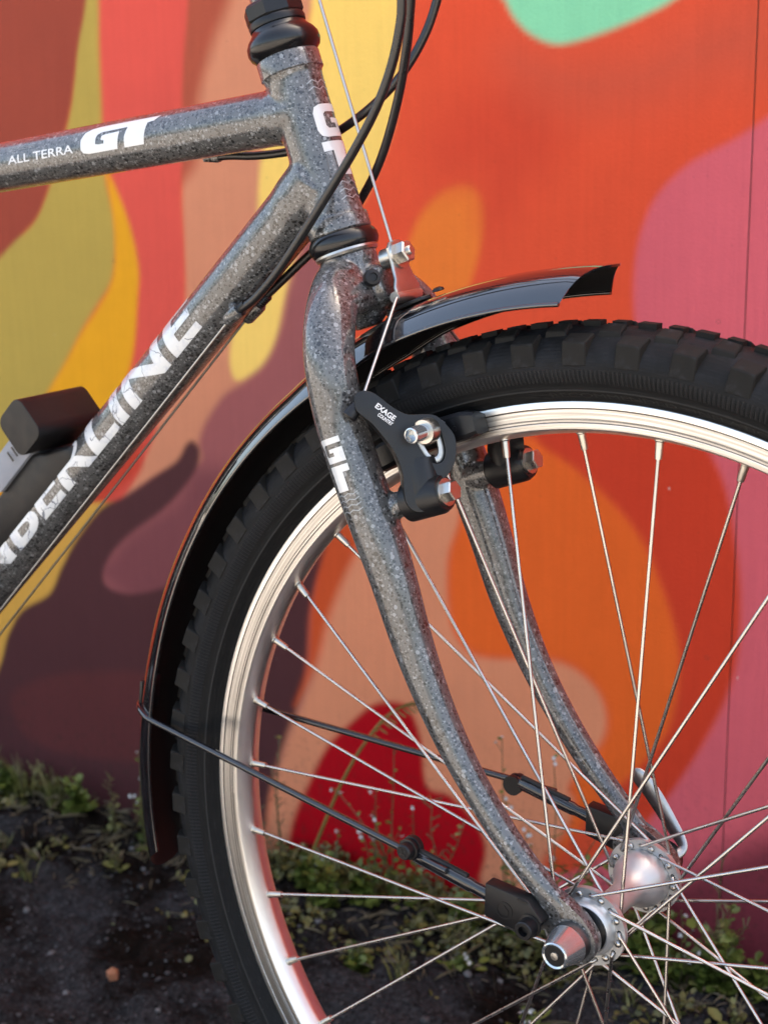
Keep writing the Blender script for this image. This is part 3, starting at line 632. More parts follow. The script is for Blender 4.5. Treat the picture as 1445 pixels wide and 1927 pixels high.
def build_hub():
    b = MB()
    prof = [(-31.5, 15.5), (-29, 13.2), (-25, 11), (-20, 9.2), (-12, 8.1), (0, 7.9), (8, 8.2), (14, 9.5), (19, 12.4), (23, 15.2), (27, 16.6), (32, 17.0)]
    b.lathe((0, 0, 0), (0, 1, 0), prof, 48)
    hb = b.build('hub_shell', 'hub_alloy', BIKE, 60)
    for s in (-1, 1):
        a0 = 6.0 if s < 0 else 16.4
        f = MB(); holes = [circle(RH * math.cos(R(a0 + 20 * j)), RH * math.sin(R(a0 + 20 * j)), 1.45, 8) for j in range(18)]
        f.prism(circle(0, 0, 22.6, 72), (0, YF * s, 0), (1, 0, 0), (0, 0, 1), -1.6, 1.6, holes=holes + [circle(0, 0, 10, 32)], bevel=0)
        f.build('hub_flange', 'hub_alloy', hb, 30)
        c = MB(); c.lathe((0, YF * s, 0), (0, s, 0), [(1.4, 11), (1.4, 17.2), (2.4, 16.4), (4.2, 15.9), (6.0, 15.2), (6.8, 14.4), (6.6, 13.6), (3.2, 13.2), (3.2, 11)], 48); c.build('bearing_collar', 'hub_alloy', hb, 40)
        d = MB(); d.lathe((0, YF * s, 0), (0, s, 0), [(3.0, 13.3), (5.6, 13.2), (6.6, 12.0), (7.4, 9.2), (8.2, 8.4), (12.6, 7.8), (12.6, 4)], 36); d.build('dust_seal', 'black_satin', hb)
    ax = MB(); ax.tube([(0, -56, 0), (0, 58, 0)], 4.5, 16); ax.build('axle', 'steel', hb)
build_hub()
def build_skewer():
    b = MB(); b.lathe((0, -53.4, 0), (0, -1, 0), [(0, 4), (0, 11.4), (2.2, 11.4), (4.6, 10.8), (4.8, 4)], 36); b.build('skewer_washer', 'dark_steel', BIKE)
    b = MB(); b.lathe((0, -58, 0), (0, -1, 0), [(0, 4), (0, 10.6), (.7, 11.2), (1.6, 10.9), (13.2, 8.0), (14.4, 7.6), (14.9, 6.9), (14.4, 6.0), (13.4, 5.9), (13.4, 1)], 48)
    nut = b.build('skewer_nut', 'chrome', BIKE, 30)
    b = MB(); b.lathe((0, -70.8, 0), (0, -1, 0), [(0, 5.95), (1.2, 5.9), (1.4, 2.4), (1.2, .5)], 24); b.build('nut_insert', 'black_plastic', nut)
    b = MB(); b.lathe((0, -71.5, 0), (0, -1, 0), [(0, 2.4), (1.4, 2.2), (1.6, .4)], 16); b.build('skewer_rod', 'steel', nut)
    b = MB(); b.lathe((0, 53.6, 0), (0, 1, 0), [(0, 4), (0, 11.5), (9, 11), (12, 9), (13, 4)], 28); cap = b.build('skewer_cam', 'black_satin', BIKE)
    L = spline(D['lever'], 6); n = len(L)
    wd = [float(np.interp(i / n, [0, .05, .12, .3, .55, .75, 1], [2.0, 4.6, 5.8, 5.8, 4.6, 3.0, 2.8])) for i in range(n)]
    b = MB(); b.tube(L, wd, 16, flat=[.36 + .5 * max(0, i / n - .55) for i in range(n)], ref=(0, 1, 0)); b.build('skewer_lever', 'steel', BIKE)
build_skewer()

# ---- mudguard with its stay
def mud_point(a, q, off=0):
    """a: angle round the hub in degrees, q: -1..1 across the section"""
    t = (a - 89) / (192 - 89)
    crown = np.interp(a, [86, 100, 112, 128, 150, 165, 180, 193], [356, 354, 352, 347, 348.5, 352, 356.5, 359])
    edge = np.interp(a, [86, 100, 113, 118, 140, 165, 180, 193], [338.5, 337.5, 336, 333, 332.5, 331.5, 333, 334.5])
    h = (1 - abs(q) ** 3.6)
    r = edge + (crown - edge) * h + off
    return polar(r, a, 28.5 * q)
def build_mudguard():
    na, nq = 104, 18; b = MB(); grid = {}
    vs = []
    for layer in (0, -1.3):
        for i in range(na + 1):
            for j in range(nq + 1):
                q = -1 + 2 * j / nq
                q = math.sin(q * math.pi / 2)
                lo = 91.2 + 3.2 * abs(q) ** 1.4; hi = 188.8 + 3.6 * (1 - abs(q) ** 2.2); a = lo + (hi - lo) * i / na
                vs.append(mud_point(a, q * (1 if layer == 0 else .965), layer))
    N = (na + 1) * (nq + 1); fs = []
    for l in (0, 1):
        for i in range(na):
            for j in range(nq):
                k = l * N + i * (nq + 1) + j; f = (k, k + 1, k + nq + 2, k + nq + 1); fs.append(f if l == 0 else f[::-1])
    for i in range(na):
        for j in (0, nq):
            k = i * (nq + 1) + j; fs.append((k, k + nq + 1, N + k + nq + 1, N + k))
    for j in range(nq):
        for i in (0, na):
            k = i * (nq + 1) + j; fs.append((k, k + 1, N + k + 1, N + k))
    b.add(vs, fs); mg = b.build('mudguard', 'black_gloss', BIKE, 40); mg.data.materials.append(M['black_plastic'])
    for p_ in list(mg.data.polygons)[na * nq:2 * na * nq]: p_.material_index = 1      # matt inside
    # rolled bead along both edges
    for s in (-1, 1):
        e = MB(); e.tube([mud_point(94.5 + (188.7 - 94.5) * i / 90, s, -.4) for i in range(91)], 1.25, 8); e.build('edge_bead', 'black_gloss', mg, 60)
    # bracket strap round the guard near the crown, and the bridge bracket
    e = MB(); e.tube([mud_point(113.2 + .6 * abs(q), q, .5) for q in [x / 12 for x in range(-12, 13)]], 1.5, 8, flat=[.6] * 25); e.build('clip_strap', 'black_plastic', mg)
    e = MB(); c = mud_point(112, 0, 2)
    e.prism([(-16, -7), (8, -6), (11, 0), (8, 6), (-16, 7)], c, polar(1, 112 - 90), YV, -.8, 1.4, bevel=.5); br = e.build('bracket_plate', 'black_satin', mg)
    e = MB(); e.lathe(mud_point(109.3, 0, 3), polar(1, 109), [(0, 3.6), (1.4, 3.2), (2.2, 1.6)], 14); e.build('rivet', 'black_satin', mg)
    # stay: one rod from the near clip over the guard to the far clip
    sa = 172.2
    over = [mud_point(sa, q, 1.6) for q in (-1, -.93, -.75, -.5, -.2, .2, .5, .75, .93, 1)]
    n0 = Vector(D['stay_near'][2]); f0 = Vector((n0.x, -n0.y, n0.z))
    st = MB(); st.tube([n0 + (n0 - over[0]).normalized() * 28, n0, n0.lerp(over[0], .5), n0.lerp(over[0], .97)] + spline(over, 3) + [f0.lerp(over[-1], .97), f0.lerp(over[-1], .5), f0, f0 + (f0 - over[-1]).normalized() * 28], 2.15, 12)
    st.build('stay_rod', 'rod_black', BIKE, 60)
    e = MB(); e.prism([(-12, -9), (12, -9), (12, 9), (-12, 9)], mud_point(sa - 1, -.35, -3), polar(1, sa - 91), YV, -1, 1.4, bevel=.6); bp = e.build('stay_bracket', 'black_satin', mg)
    for da in (1.2, -3.0):
        e = MB(); e.lathe(mud_point(sa + da, -.55, -2.6), polar(-1, sa), [(0, 2.6), (1.2, 2.3), (1.8, .8)], 12); e.build('rivet', 'bolt_zinc', bp)
    # break-away clips at the dropouts
    for s in (1, -1):
        ys = -58 * s
        box = D['clip_box']; e = MB(); e.prism(box, (0, ys, 0), (1, 0, 0), (0, 0, 1), -4.6, 4.6, bevel=1.1); cb = e.build('stay_clip', 'black_plastic', BIKE)
        e = MB(); e.lathe((-20.5, ys - 4.2 * s, 6.9), (0, -s, 0), [(0, 6.6), (1, 6.6), (1.2, 5.3), (7.6, 5.3), (8.2, 4.8), (8.2, 2.9), (4.6, 2.6), (4.6, .3)], 24); e.build('cap_bolt', 'black_satin', cb)
        e = MB(); e.prism(circle(0, 0, 5.2, 28), (-36.5, ys - 4.62 * s, 11.0), (1, 0, 0), (0, 0, 1), -.3, .3, holes=[circle(0, 0, 4.5, 28)]); e.prism([(-2.4, -2.6), (2.2, -2.6), (2.6, .2), (0, 3), (-2.6, .6)], (-36.5, ys - 4.62 * s, 11.0), (1, 0, 0), (0, 0, 1), -.3, .3)
        e.build('embossed_emblem', 'black_satin', cb)
        for x, z in ((-25.5, 20.0), (-33, 1.8)):
            e = MB(); e.prism([(-3, -.7), (3, -1.4), (3, .2), (-3, .9)], (x, ys - 4.6 * s, z), (1, 0, 0), (0, 0, 1), -.35, .35); e.build('moulded_slit', 'cable_black', cb)
        sl = MB(); p0 = Vector((n0.x, n0.y * s, n0.z)); p1 = Vector((-49, ys, 14.5)); dv = (p1 - p0).normalized()
        sl.tube([p0 - dv * 2, p0 + dv * 4, p0 + dv * 5, p1 - dv * 12, p1 - dv * 9, p1 + dv * 3], [3.0, 3.4, 4.3, 4.3, 3.6, 4.2], 16, flat=[.8] * 6, ref=YV); sl.build('clip_sleeve', 'rod_black', cb)
        t = MB(); t.tube([p0 + dv * 6 + V(0, 0, 4.6), p1 - dv * 14 + V(0, 0, 4.6)], 1.6, 8); t.build('sleeve_rib', 'black_plastic', cb)
        k = MB(); c = p0 + V(2, -3.5 * s, 3.8) if s > 0 else p0 + V(0, -3 * s, -3)
        k.lathe(c + V(0, 6 * s, 0), (0, -s, 0), [(0, 4), (0, 6.4), (3.4, 6.4), (3.8, 5.2), (5.0, 5.2), (5.2, 6.2), (6.8, 6.2), (7.0, 5.0), (11, 4.6), (11.8, 3.8), (11.8, .4)], 24); sc_ = k.build('clamp_screw', 'black_satin', cb, 30)
        k = MB()
        for aa in (35, 125): k.prism([(-2.8, -.55), (2.8, -.55), (2.8, .55), (-2.8, .55)], c + V(0, -6.0 * s, 0), (math.cos(R(aa)), 0, math.sin(R(aa))), (-math.sin(R(aa)), 0, math.cos(R(aa))), -.15, .15)
        k.build('screw_cross', 'cable_black', cb)
build_mudguard()

# ---- cantilever brake
def build_brake():
    nv, up = Vector(D['brk_n']), Vector(D['brk_up'])
    for s in (1, -1):
        mir_ = lambda p: Vector((p[0], p[1] * s, p[2]))
        o, e = mir_(D['arm_o']), mir_(D['arm_e']); mm = mir_(D['arm_m'])
        P = mir_(D['pivot'])
        poly = loop2(D['arm'], 3); cx, cy = (sum(v_[k] for v_ in D['slot']) / len(D['slot']) for k in (0, 1)); slot = loop2([(cx + (x - cx) * 1.36, cy + (y - cy) * 1.16) for x, y in D['slot']], 3)
        sgn = 1 if e.cross(up).dot(mm) > 0 else -1
        b = MB(); d0, d1 = (-12.5, 0) if sgn > 0 else (0, 12.5)
        b.prism(poly, o, e, up, d0, d1, holes=[slot], bevel=3.0, segs=4)
        b.tube([P - nv * 0.5, P + nv * 1.5, P + nv * 22, P + nv * 25.5], [9.2, 11.2, 11.0, 9.4], 28)
        b.tube([P + nv * 13, o + e * 10 + up * 12 - mm * 8, o + e * 12 + up * 22 - mm * 7], [10.8, 10.6, 8], 24)
        arm = b.build('brake_arm', 'black_satin', BIKE, 45)
        # silver slot liner: a dished washer following the slot
        sc_ = Vector((sum(x for x, _ in D['slot']) / len(D['slot']), sum(y for _, y in D['slot']) / len(D['slot']), 0))
        inner = [(sc_.x + (x - sc_.x) * .50, sc_.y + (y - sc_.y) * .66) for x, y in slot]; outer = [(sc_.x + (x - sc_.x) * .985, sc_.y + (y - sc_.y) * .985) for x, y in slot]
        b = MB(); q0, q1 = (-6, -3.4) if sgn > 0 else (3.4, 6); b.prism(outer, o, e, up, q0, q1, holes=[inner], bevel=.8); b.build('slot_washer', 'steel', arm)
        # shoe post: runs sideways from the pad through the slot
        c = o + e * (D['slotc'][0] - .5) + up * (D['slotc'][1] + 1.5); out = V(0, -s, 0)
        b = MB(); b.lathe(c + out * 1, out, [(-4, 5), (-4, 6.9), (-1, 7.1), (1.0, 6.9), (2.4, 6.5), (2.6, 4)], 28); b.build('post_washer', 'bolt_zinc', arm)
        b = MB(); b.lathe(c, out, [(-14, 3.6), (0, 4.5), (14, 4.5), (15, 4.2), (15.2, 3.5), (14.4, 3.2), (11, 3.0), (11, .3)], 24); b.build('shoe_post', 'chrome', arm, 30)
        # pivot bolt
        pb = P + nv * 25.5
        b = MB(); b.lathe(pb, nv, [(0, 4), (0, 7.6), (1.4, 7.6), (1.5, 4)], 26); b.build('pivot_washer', 'bolt_zinc', arm)
        b = MB(); b.lathe(pb + nv * 1.4, nv, [(0, 3), (0, 5.9), (5.0, 5.9), (5.6, 5.2), (5.6, .5)], 6); b.build('pivot_bolt', 'bolt_zinc', arm, 15)
        # shoe: pad along the rim
        a0, a1 = 106.4, 121.5; pts = []
        b = MB(); na = 14; vs = []; sec = [(-12.2, 273.0), (-12.2, 285.2), (-20, 288.6), (-24.0, 288.6), (-26.2, 286.6), (-26.6, 276.0), (-25.2, 273.6), (-22, 272.6)]
        for i in range(na + 1):
            t = i / na; a = a0 + (a1 - a0) * t; k = 1 - .22 * max(0, abs(t - .5) * 2 - .82) / .18
            for y, r in sec: vs.append(polar(280 + (r - 280) * k, a, (-12.2 + (y + 12.2) * (1 - (1 - k) * .6)) * s))
        m = len(sec); fs = [(i * m + j, i * m + (j + 1) % m, (i + 1) * m + (j + 1) % m, (i + 1) * m + j) for i in range(na) for j in range(m)] + [tuple(range(m)), tuple(range(na * m, na * m + m))]
        b.add(vs, fs); sh = b.build('brake_shoe', 'black_satin', arm, 32)
        b = MB(); b.lathe(polar(280.6, 108.8, -26.5 * s), (0, -s, 0), [(-.5, 1.5), (.25, 1.5), (.25, .2)], 12); b.build('shoe_hole', 'cable_black', arm)
        # cable anchor at the arm tip
        tip = o + e * D['arm_tip'][0] + up * D['arm_tip'][1] - mm * 5
        b = MB(); b.lathe(tip - e * 3 - up * 2 , (-e * .8 - up * .6), [(0, 3), (5.5, 4.2), (8, 4.2), (9, 3.4), (9, 1)], 16); b.build('cable_anchor', 'black_satin', arm)
        BR[s] = (tip, arm, o, e, up, mm, sgn)
BR = {}
build_brake()

def build_yoke():
    nv, up = Vector(D['brk_n']), Vector(D['brk_up']); Yk = [Vector(q) for q in D['yoke']]
    c = Vector(D['inner_brake'][2]); c.y = 0
    # plate facing forward, bolt through it, hook below
    o = c + nv * 1.0
    pl = [(-7.4, 9), (-4, 12.2), (3, 12.2), (6.6, 8.5), (7.0, 0), (9.0, -9), (11.5, -13), (11.5, -17), (8, -18), (-8, -18), (-11.5, -17), (-11.5, -13), (-9, -9), (-7.6, 0)]
    o = o - up * 4
    b = MB(); b.prism(pl, o, YV, up, -1.1, 1.1, bevel=.5); yk = b.build('cable_yoke', 'steel', BIKE)
    b = MB(); b.tube([o + YV * y - up * 18.5 + nv * (-1.5) for y in (-12, -10, 0, 10, 12)], [3.2, 3.6, 3.6, 3.6, 3.2], 16); b.build('yoke_trough', 'steel', yk)
    bc = o + up * 4.5
    d = nv
    b = MB(); b.lathe(bc, d, [(1.0, 3), (1.0, 8.2), (2.6, 8.2), (2.6, 3)], 26); b.build('yoke_washer', 'bolt_zinc', yk)
    b = MB(); b.lathe(bc, d, [(2.6, 3), (2.6, 6.4), (8.0, 6.4), (8.8, 5.4), (8.8, 3)], 6); b.build('yoke_nut', 'bolt_zinc', yk, 15)
    b = MB(); b.lathe(bc, d, [(-9, 2), (-9, 5.8), (-2, 5.8), (-1, 2.8), (10.0, 2.8), (10.6, 2.2), (10.6, .3)], 14); b.build('yoke_bolt', 'bolt_zinc', yk, 30)
    low = o - up * 18.5
    for s in (1, -1):
        tip = BR[s][0]; b = MB(); a = low + YV * (-11 * s)
        b.tube([low + YV * (-4 * s), a, a.lerp(tip, .04) + V(0, 0, 1), tip], [1.0, 1.0, 1.0, 1.0], 8); b.build('straddle_wire', 'wire', BIKE, 60)
        if s < 0:
            b = MB(); b.tube([a, a.lerp(tip, .35)], 2.0, 10); b.build('wire_sleeve', 'cable_black', BIKE, 60)
    p = [Vector(q) for q in D['inner_brake']]
    b = MB(); b.tube([p[0], p[1], o + up * 9 - nv * 1.2, bc - nv * 1.2], .95, 8); b.build('brake_cable', 'wire', BIKE, 60)
build_yoke()

# ---- cables and stops
def cables():
    for key in ('hous1', 'hous2', 'hous3'):
        b = MB(); b.tube(spline(D[key], 8), 2.55, 14); b.build('cable_housing', 'cable_black', BIKE, 60)
    for key in ('shiftcab1', 'shiftcab2'):
        p = [Vector(q) for q in D[key]]; d = (p[1] - p[0]); b = MB(); b.tube([p[0] - d * .01, p[1] + d * .25], .8, 8); b.build('shift_cable', 'wire', BIKE, 60)
    a, c = (Vector(q) for q in D['stopA']); d = (c - a).normalized()
    b = MB(); b.tube([a - d * 7, a - d * 1, a, a + d * 3], [2.9, 2.9, 3.3, 3.3], 16); b.build('ferrule', 'black_plastic', BIKE)
    b = MB(); b.tube([a - d * 1, a + d * 1, a + d * 10, a + d * 13], [4.3, 4.6, 4.4, 2.4], 18); b.build('cable_stop', 'paint', BIKE, 50)
    q = [Vector(x) for x in D['stopB']]; d = (q[3] - q[0]).normalized()
    b = MB(); prof = []
    for i in range(6): prof += [(q[0] + d * (i * 1.8), 2.7), (q[0] + d * (i * 1.8 + .9), 3.5)]
    b.tube([x for x, _ in prof], [r for _, r in prof], 14); b.build('rubber_boot', 'cable_black', BIKE, 60)
    b = MB(); b.tube([q[0] + d * 9, q[0] + d * 10, q[0] + d * 22, q[0] + d * 24], [4.6, 5.0, 5.0, 4.2], 18); b.build('cable_stop', 'paint', BIKE, 50)
    # brackets that join the stops to the down tube
    for pt in (a + d * 5, q[0] + d * 16):
        t = (pt - DT[0]).dot(DAX); foot = DT[0] + DAX * t; b = MB(); b.tube([pt, pt.lerp(foot, .75)], [3.4, 4.2], 12); b.build('stop_bracket', 'paint', BIKE, 50)
    a, c = (Vector(x) for x in D['stopC']); d = (c - a).normalized()
    b = MB(); b.tube([a + d * 6, a + d * 8, a + d * 17], [3.3, 3.6, 2.6], 14); b.tube([a + d * 9, a + d * 9 + V(0, -8, 12)], [3, 3], 10); b.build('cable_stop', 'paint', BIKE, 50)
cables()

# ---- lettering on tubes
def text_geo(txt, bold=0.0):
    cu = bpy.data.curves.new('t', 'FONT'); cu.body = txt; cu.offset = bold; cu.resolution_u = 4; cu.fill_mode = 'FRONT'
    ob = bpy.data.objects.new('t', cu); col.objects.link(ob); dg = bpy.context.evaluated_depsgraph_get()
    me = bpy.data.meshes.new_from_object(ob.evaluated_get(dg)); bpy.data.objects.remove(ob); bpy.data.curves.remove(cu)
    v = np.array([x.co[:2] for x in me.vertices]); f = [tuple(p.vertices) for p in me.polygons]; bpy.data.meshes.remove(me)
    v = (v - v.min(0)) / (v.max(0) - v.min(0)); return v, f
def poly_geo(polys):
    bm = bmesh.new()
    for p in polys:
        vv = [bm.verts.new((x, y, 0)) for x, y in p]; es = [bm.edges.new((vv[i], vv[(i + 1) % len(vv)])) for i in range(len(vv))]
        bmesh.ops.triangle_fill(bm, edges=es, use_beauty=True)
    bm.verts.index_update(); v = np.array([x.co[:2] for x in bm.verts]); f = [tuple(x.index for x in q.verts) for q in bm.faces]; bm.free()
    return v * .01, f
def wrap(name, geo, fn, nu, nv_, mat, parent):
    """lay flat lettering (unit box) on a curved surface: cut it finely, then map every point with fn(x, y)"""
    v, f = geo; bm = bmesh.new(); vv = [bm.verts.new((x, y, 0)) for x, y in v]
    for q in f:
        try: bm.faces.new([vv[i] for i in q])
        except ValueError: pass
    for axis, cnt in ((0, nu), (1, nv_)):
        for i in range(1, cnt):
            no = (1, 0, 0) if axis == 0 else (0, 1, 0); co = tuple(c * i / cnt for c in no)
            bmesh.ops.bisect_plane(bm, geom=bm.verts[:] + bm.edges[:] + bm.faces[:], plane_co=co, plane_no=no)
    bm.verts.index_update(); b = MB(); b.add([fn(x.co.x, x.co.y) for x in bm.verts], [[w_.index for w_ in q.verts] for q in bm.faces]); bm.free()
    return b.build(name, mat, parent, 80)
def on_tube(A, ax, Rr, s0, s1, p0, p1, lift=.18, swap=False):
    nrm = ax.cross(YV).normalized()
    def fn(x, y):
        s = s0 + (s1 - s0) * (y if swap else x); p = R(p0 + (p1 - p0) * (x if swap else y))
        return A + ax * s + (-YV * math.cos(p) + nrm * math.sin(p)) * (Rr + lift)
    return fn
GT_JOINED = [[(10, 0), (3, 5), (0, 18), (0, 55), (4, 80), (12, 94), (25, 100), (100, 100), (94, 80), (86, 76), (84, 40), (82, 0), (57, 0), (58, 40), (61, 73), (28, 71), (22, 64), (20, 50), (20, 30), (24, 27), (31, 27), (31, 40), (27, 42), (28, 57), (33, 60), (51, 62), (48, 0)]]
G_STACK = [(22, 54), (7, 57), (0, 65), (0, 89), (7, 97), (22, 100), (100, 100), (100, 89), (34, 89), (27, 86), (27, 70), (33, 66), (62, 66), (62, 73), (46, 73), (46, 80), (100, 80), (100, 54)]
T_STACK = [(0, 48), (100, 48), (100, 35), (74, 35), (74, 0), (26, 0), (26, 35), (0, 35)]
def zig(y, h=5, n=5):
    up_ = [(100 * i / n, y + (h if i % 2 else 0)) for i in range(n + 1)]; return up_ + [(x, z - 5) for x, z in reversed(up_)]
def decals():
    wrap('logo_decal', poly_geo(GT_JOINED), on_tube(TT[0], TAX, 15.9, 95, 161, -10, 51), 20, 12, 'decal', FRAME)
    wrap('lettering_decal', text_geo('ALL TERRA', .012), on_tube(TT[0], TAX, 15.9, 27, 88, -2, 17), 20, 6, 'print_white', FRAME)
    wrap('tread_print_decal', poly_geo([zig(84), zig(68), zig(52)]), on_tube(TT[0], TAX, 15.9, 26, 52, 15, 42), 8, 8, 'decal_grey', FRAME)
    wrap('logo_decal', poly_geo([G_STACK, T_STACK]), on_tube(HD[0], HAX, 16.3, 66, 25, 52, 132, swap=True), 24, 10, 'decal', FRAME)
    wrap('tread_print_decal', poly_geo([zig(84, 12), zig(58, 12)]), on_tube(HD[0], HAX, 16.3, 25, 10, 58, 124, swap=True), 16, 6, 'decal_grey', FRAME)
    wrap('tread_print_decal', poly_geo([zig(80, 12), zig(50, 12), zig(20, 12)]), on_tube(HD[0], HAX, 16.3, 82, 68, 58, 124, swap=True), 16, 6, 'decal_grey', FRAME)
    wrap('lettering_decal', text_geo('TIMBERLINE', .026), on_tube(DT[0], DAX, 17.5, -62, 298, -27, 62), 60, 16, 'decal_worn', FRAME)
    bl = spline(D['blade'], 5)
    A, B = Vector(D['blade'][5]), Vector(D['blade'][7]); ax = (B - A).normalized()
    wrap('logo_decal', poly_geo([G_STACK, T_STACK]), on_tube(A, ax, 14.25, 38, 8, -42, 24, swap=True), 16, 10, 'decal', FORK)
    wrap('tread_print_decal', poly_geo([zig(90, 8), zig(66, 8), zig(42, 8), zig(18, 8)]), on_tube(A, ax, 14.2, 52, 39, -36, 26, swap=True), 12, 8, 'decal_grey', FORK)
    # brake arm print
    tip, arm, o, e, up, mm, sgn = BR[1]
    t = [Vector((x, y)) for x, y in D['arm_text']]
    for txt, p, q, hgt in (('EXAGE', t[0], t[1], 3.1), ('COUNTRY', t[2], t[3], 2.0)):
        d = (q - p); dn = d.normalized(); pn = Vector((-dn.y, dn.x))
        def fn(x, y, p=p, d=d, pn=pn, hgt=hgt):
            c = p + d * x + pn * (y * hgt); return o + e * c.x + up * c.y + mm * .2
        wrap('lettering_print', text_geo(txt, .03), fn, 2, 2, 'print_white', arm)
    # moulded lettering on the tyre wall
    def side(a_hi, a_lo):
        def fn(x, y):
            r = 287.9 + 2.9 * y; a = a_hi + (a_lo - a_hi) * x
            return polar(r, a, -(np.interp(r, [286.5, 289.3, 291.6], [11.2, 14.5, 18.0]) + .25))
        return fn
    wrap('moulded_lettering', text_geo('RECOMMENDED   INFLATION'), side(97.5, 72), 60, 2, 'sidewall_print', TYRE)
decals()

# ------------------------------------------------------------------ lock in its bracket on the down tube
def build_lock():
    nrm = DAX.cross(YV).normalized()
    c = Vector(D['lock'][0]); s = (c - DT[0]).dot(DAX); h = (c - DT[0]).dot(nrm)
    root = empty('folding_lock', (DT[0] + DAX * s) * .001 + V(0, 0, HUB_Z)); tag(root, 'black rounded bicycle lock with grey plate strapped onto the down tube', 'lock')
    org = nrm * h
    def rrect(a, b_, r, n=5):
        out = []
        for sx, sy, t0 in ((1, 1, 0), (-1, 1, 90), (-1, -1, 180), (1, -1, 270)):
            for k in range(n): t = R(t0 + 90 * k / (n - 1)); out.append((sx * (a - r) + r * math.cos(t), sy * (b_ - r) + r * math.sin(t)))
        return out
    b = MB(); b.prism(rrect(15, 16, 7.5), org, DAX, nrm, -28, 31, bevel=4.5, segs=5); b.build('lock_body', 'black_plastic', root, 50)
    b = MB(); b.lathe(org + DAX * 13.2 - nrm * 7 + YV * 2, DAX, [(0, 5), (.7, 4.8), (.9, 3), (.5, 2.6), (.5, .3)], 24); b.build('key_cover', 'dark_steel', root)
    b = MB(); b.prism(rrect(26, 9.5, 2.5), org - DAX * 38 - nrm * 3, DAX, nrm, -22, 20, bevel=1, segs=2); pl = b.build('lock_links', 'grey_plate', root)
    for k in range(3):
        e = MB(); e.prism(rrect(.6, 4, .5), org - DAX * (20 + 6 * k) - nrm * 3 - YV * 22.1 * 1, DAX, nrm, -.3, .3); e.build('plate_slit', 'cable_black', pl)
    b = MB(); b.prism([(-110, -18), (10, -18), (16, -10), (6, -4), (-8, 2), (-20, 10), (-110, 10)], nrm * (h - 21), DAX, nrm, -17, 17, bevel=2.5, segs=2); b.build('lock_bracket', 'black_plastic', root, 50)
build_lock()

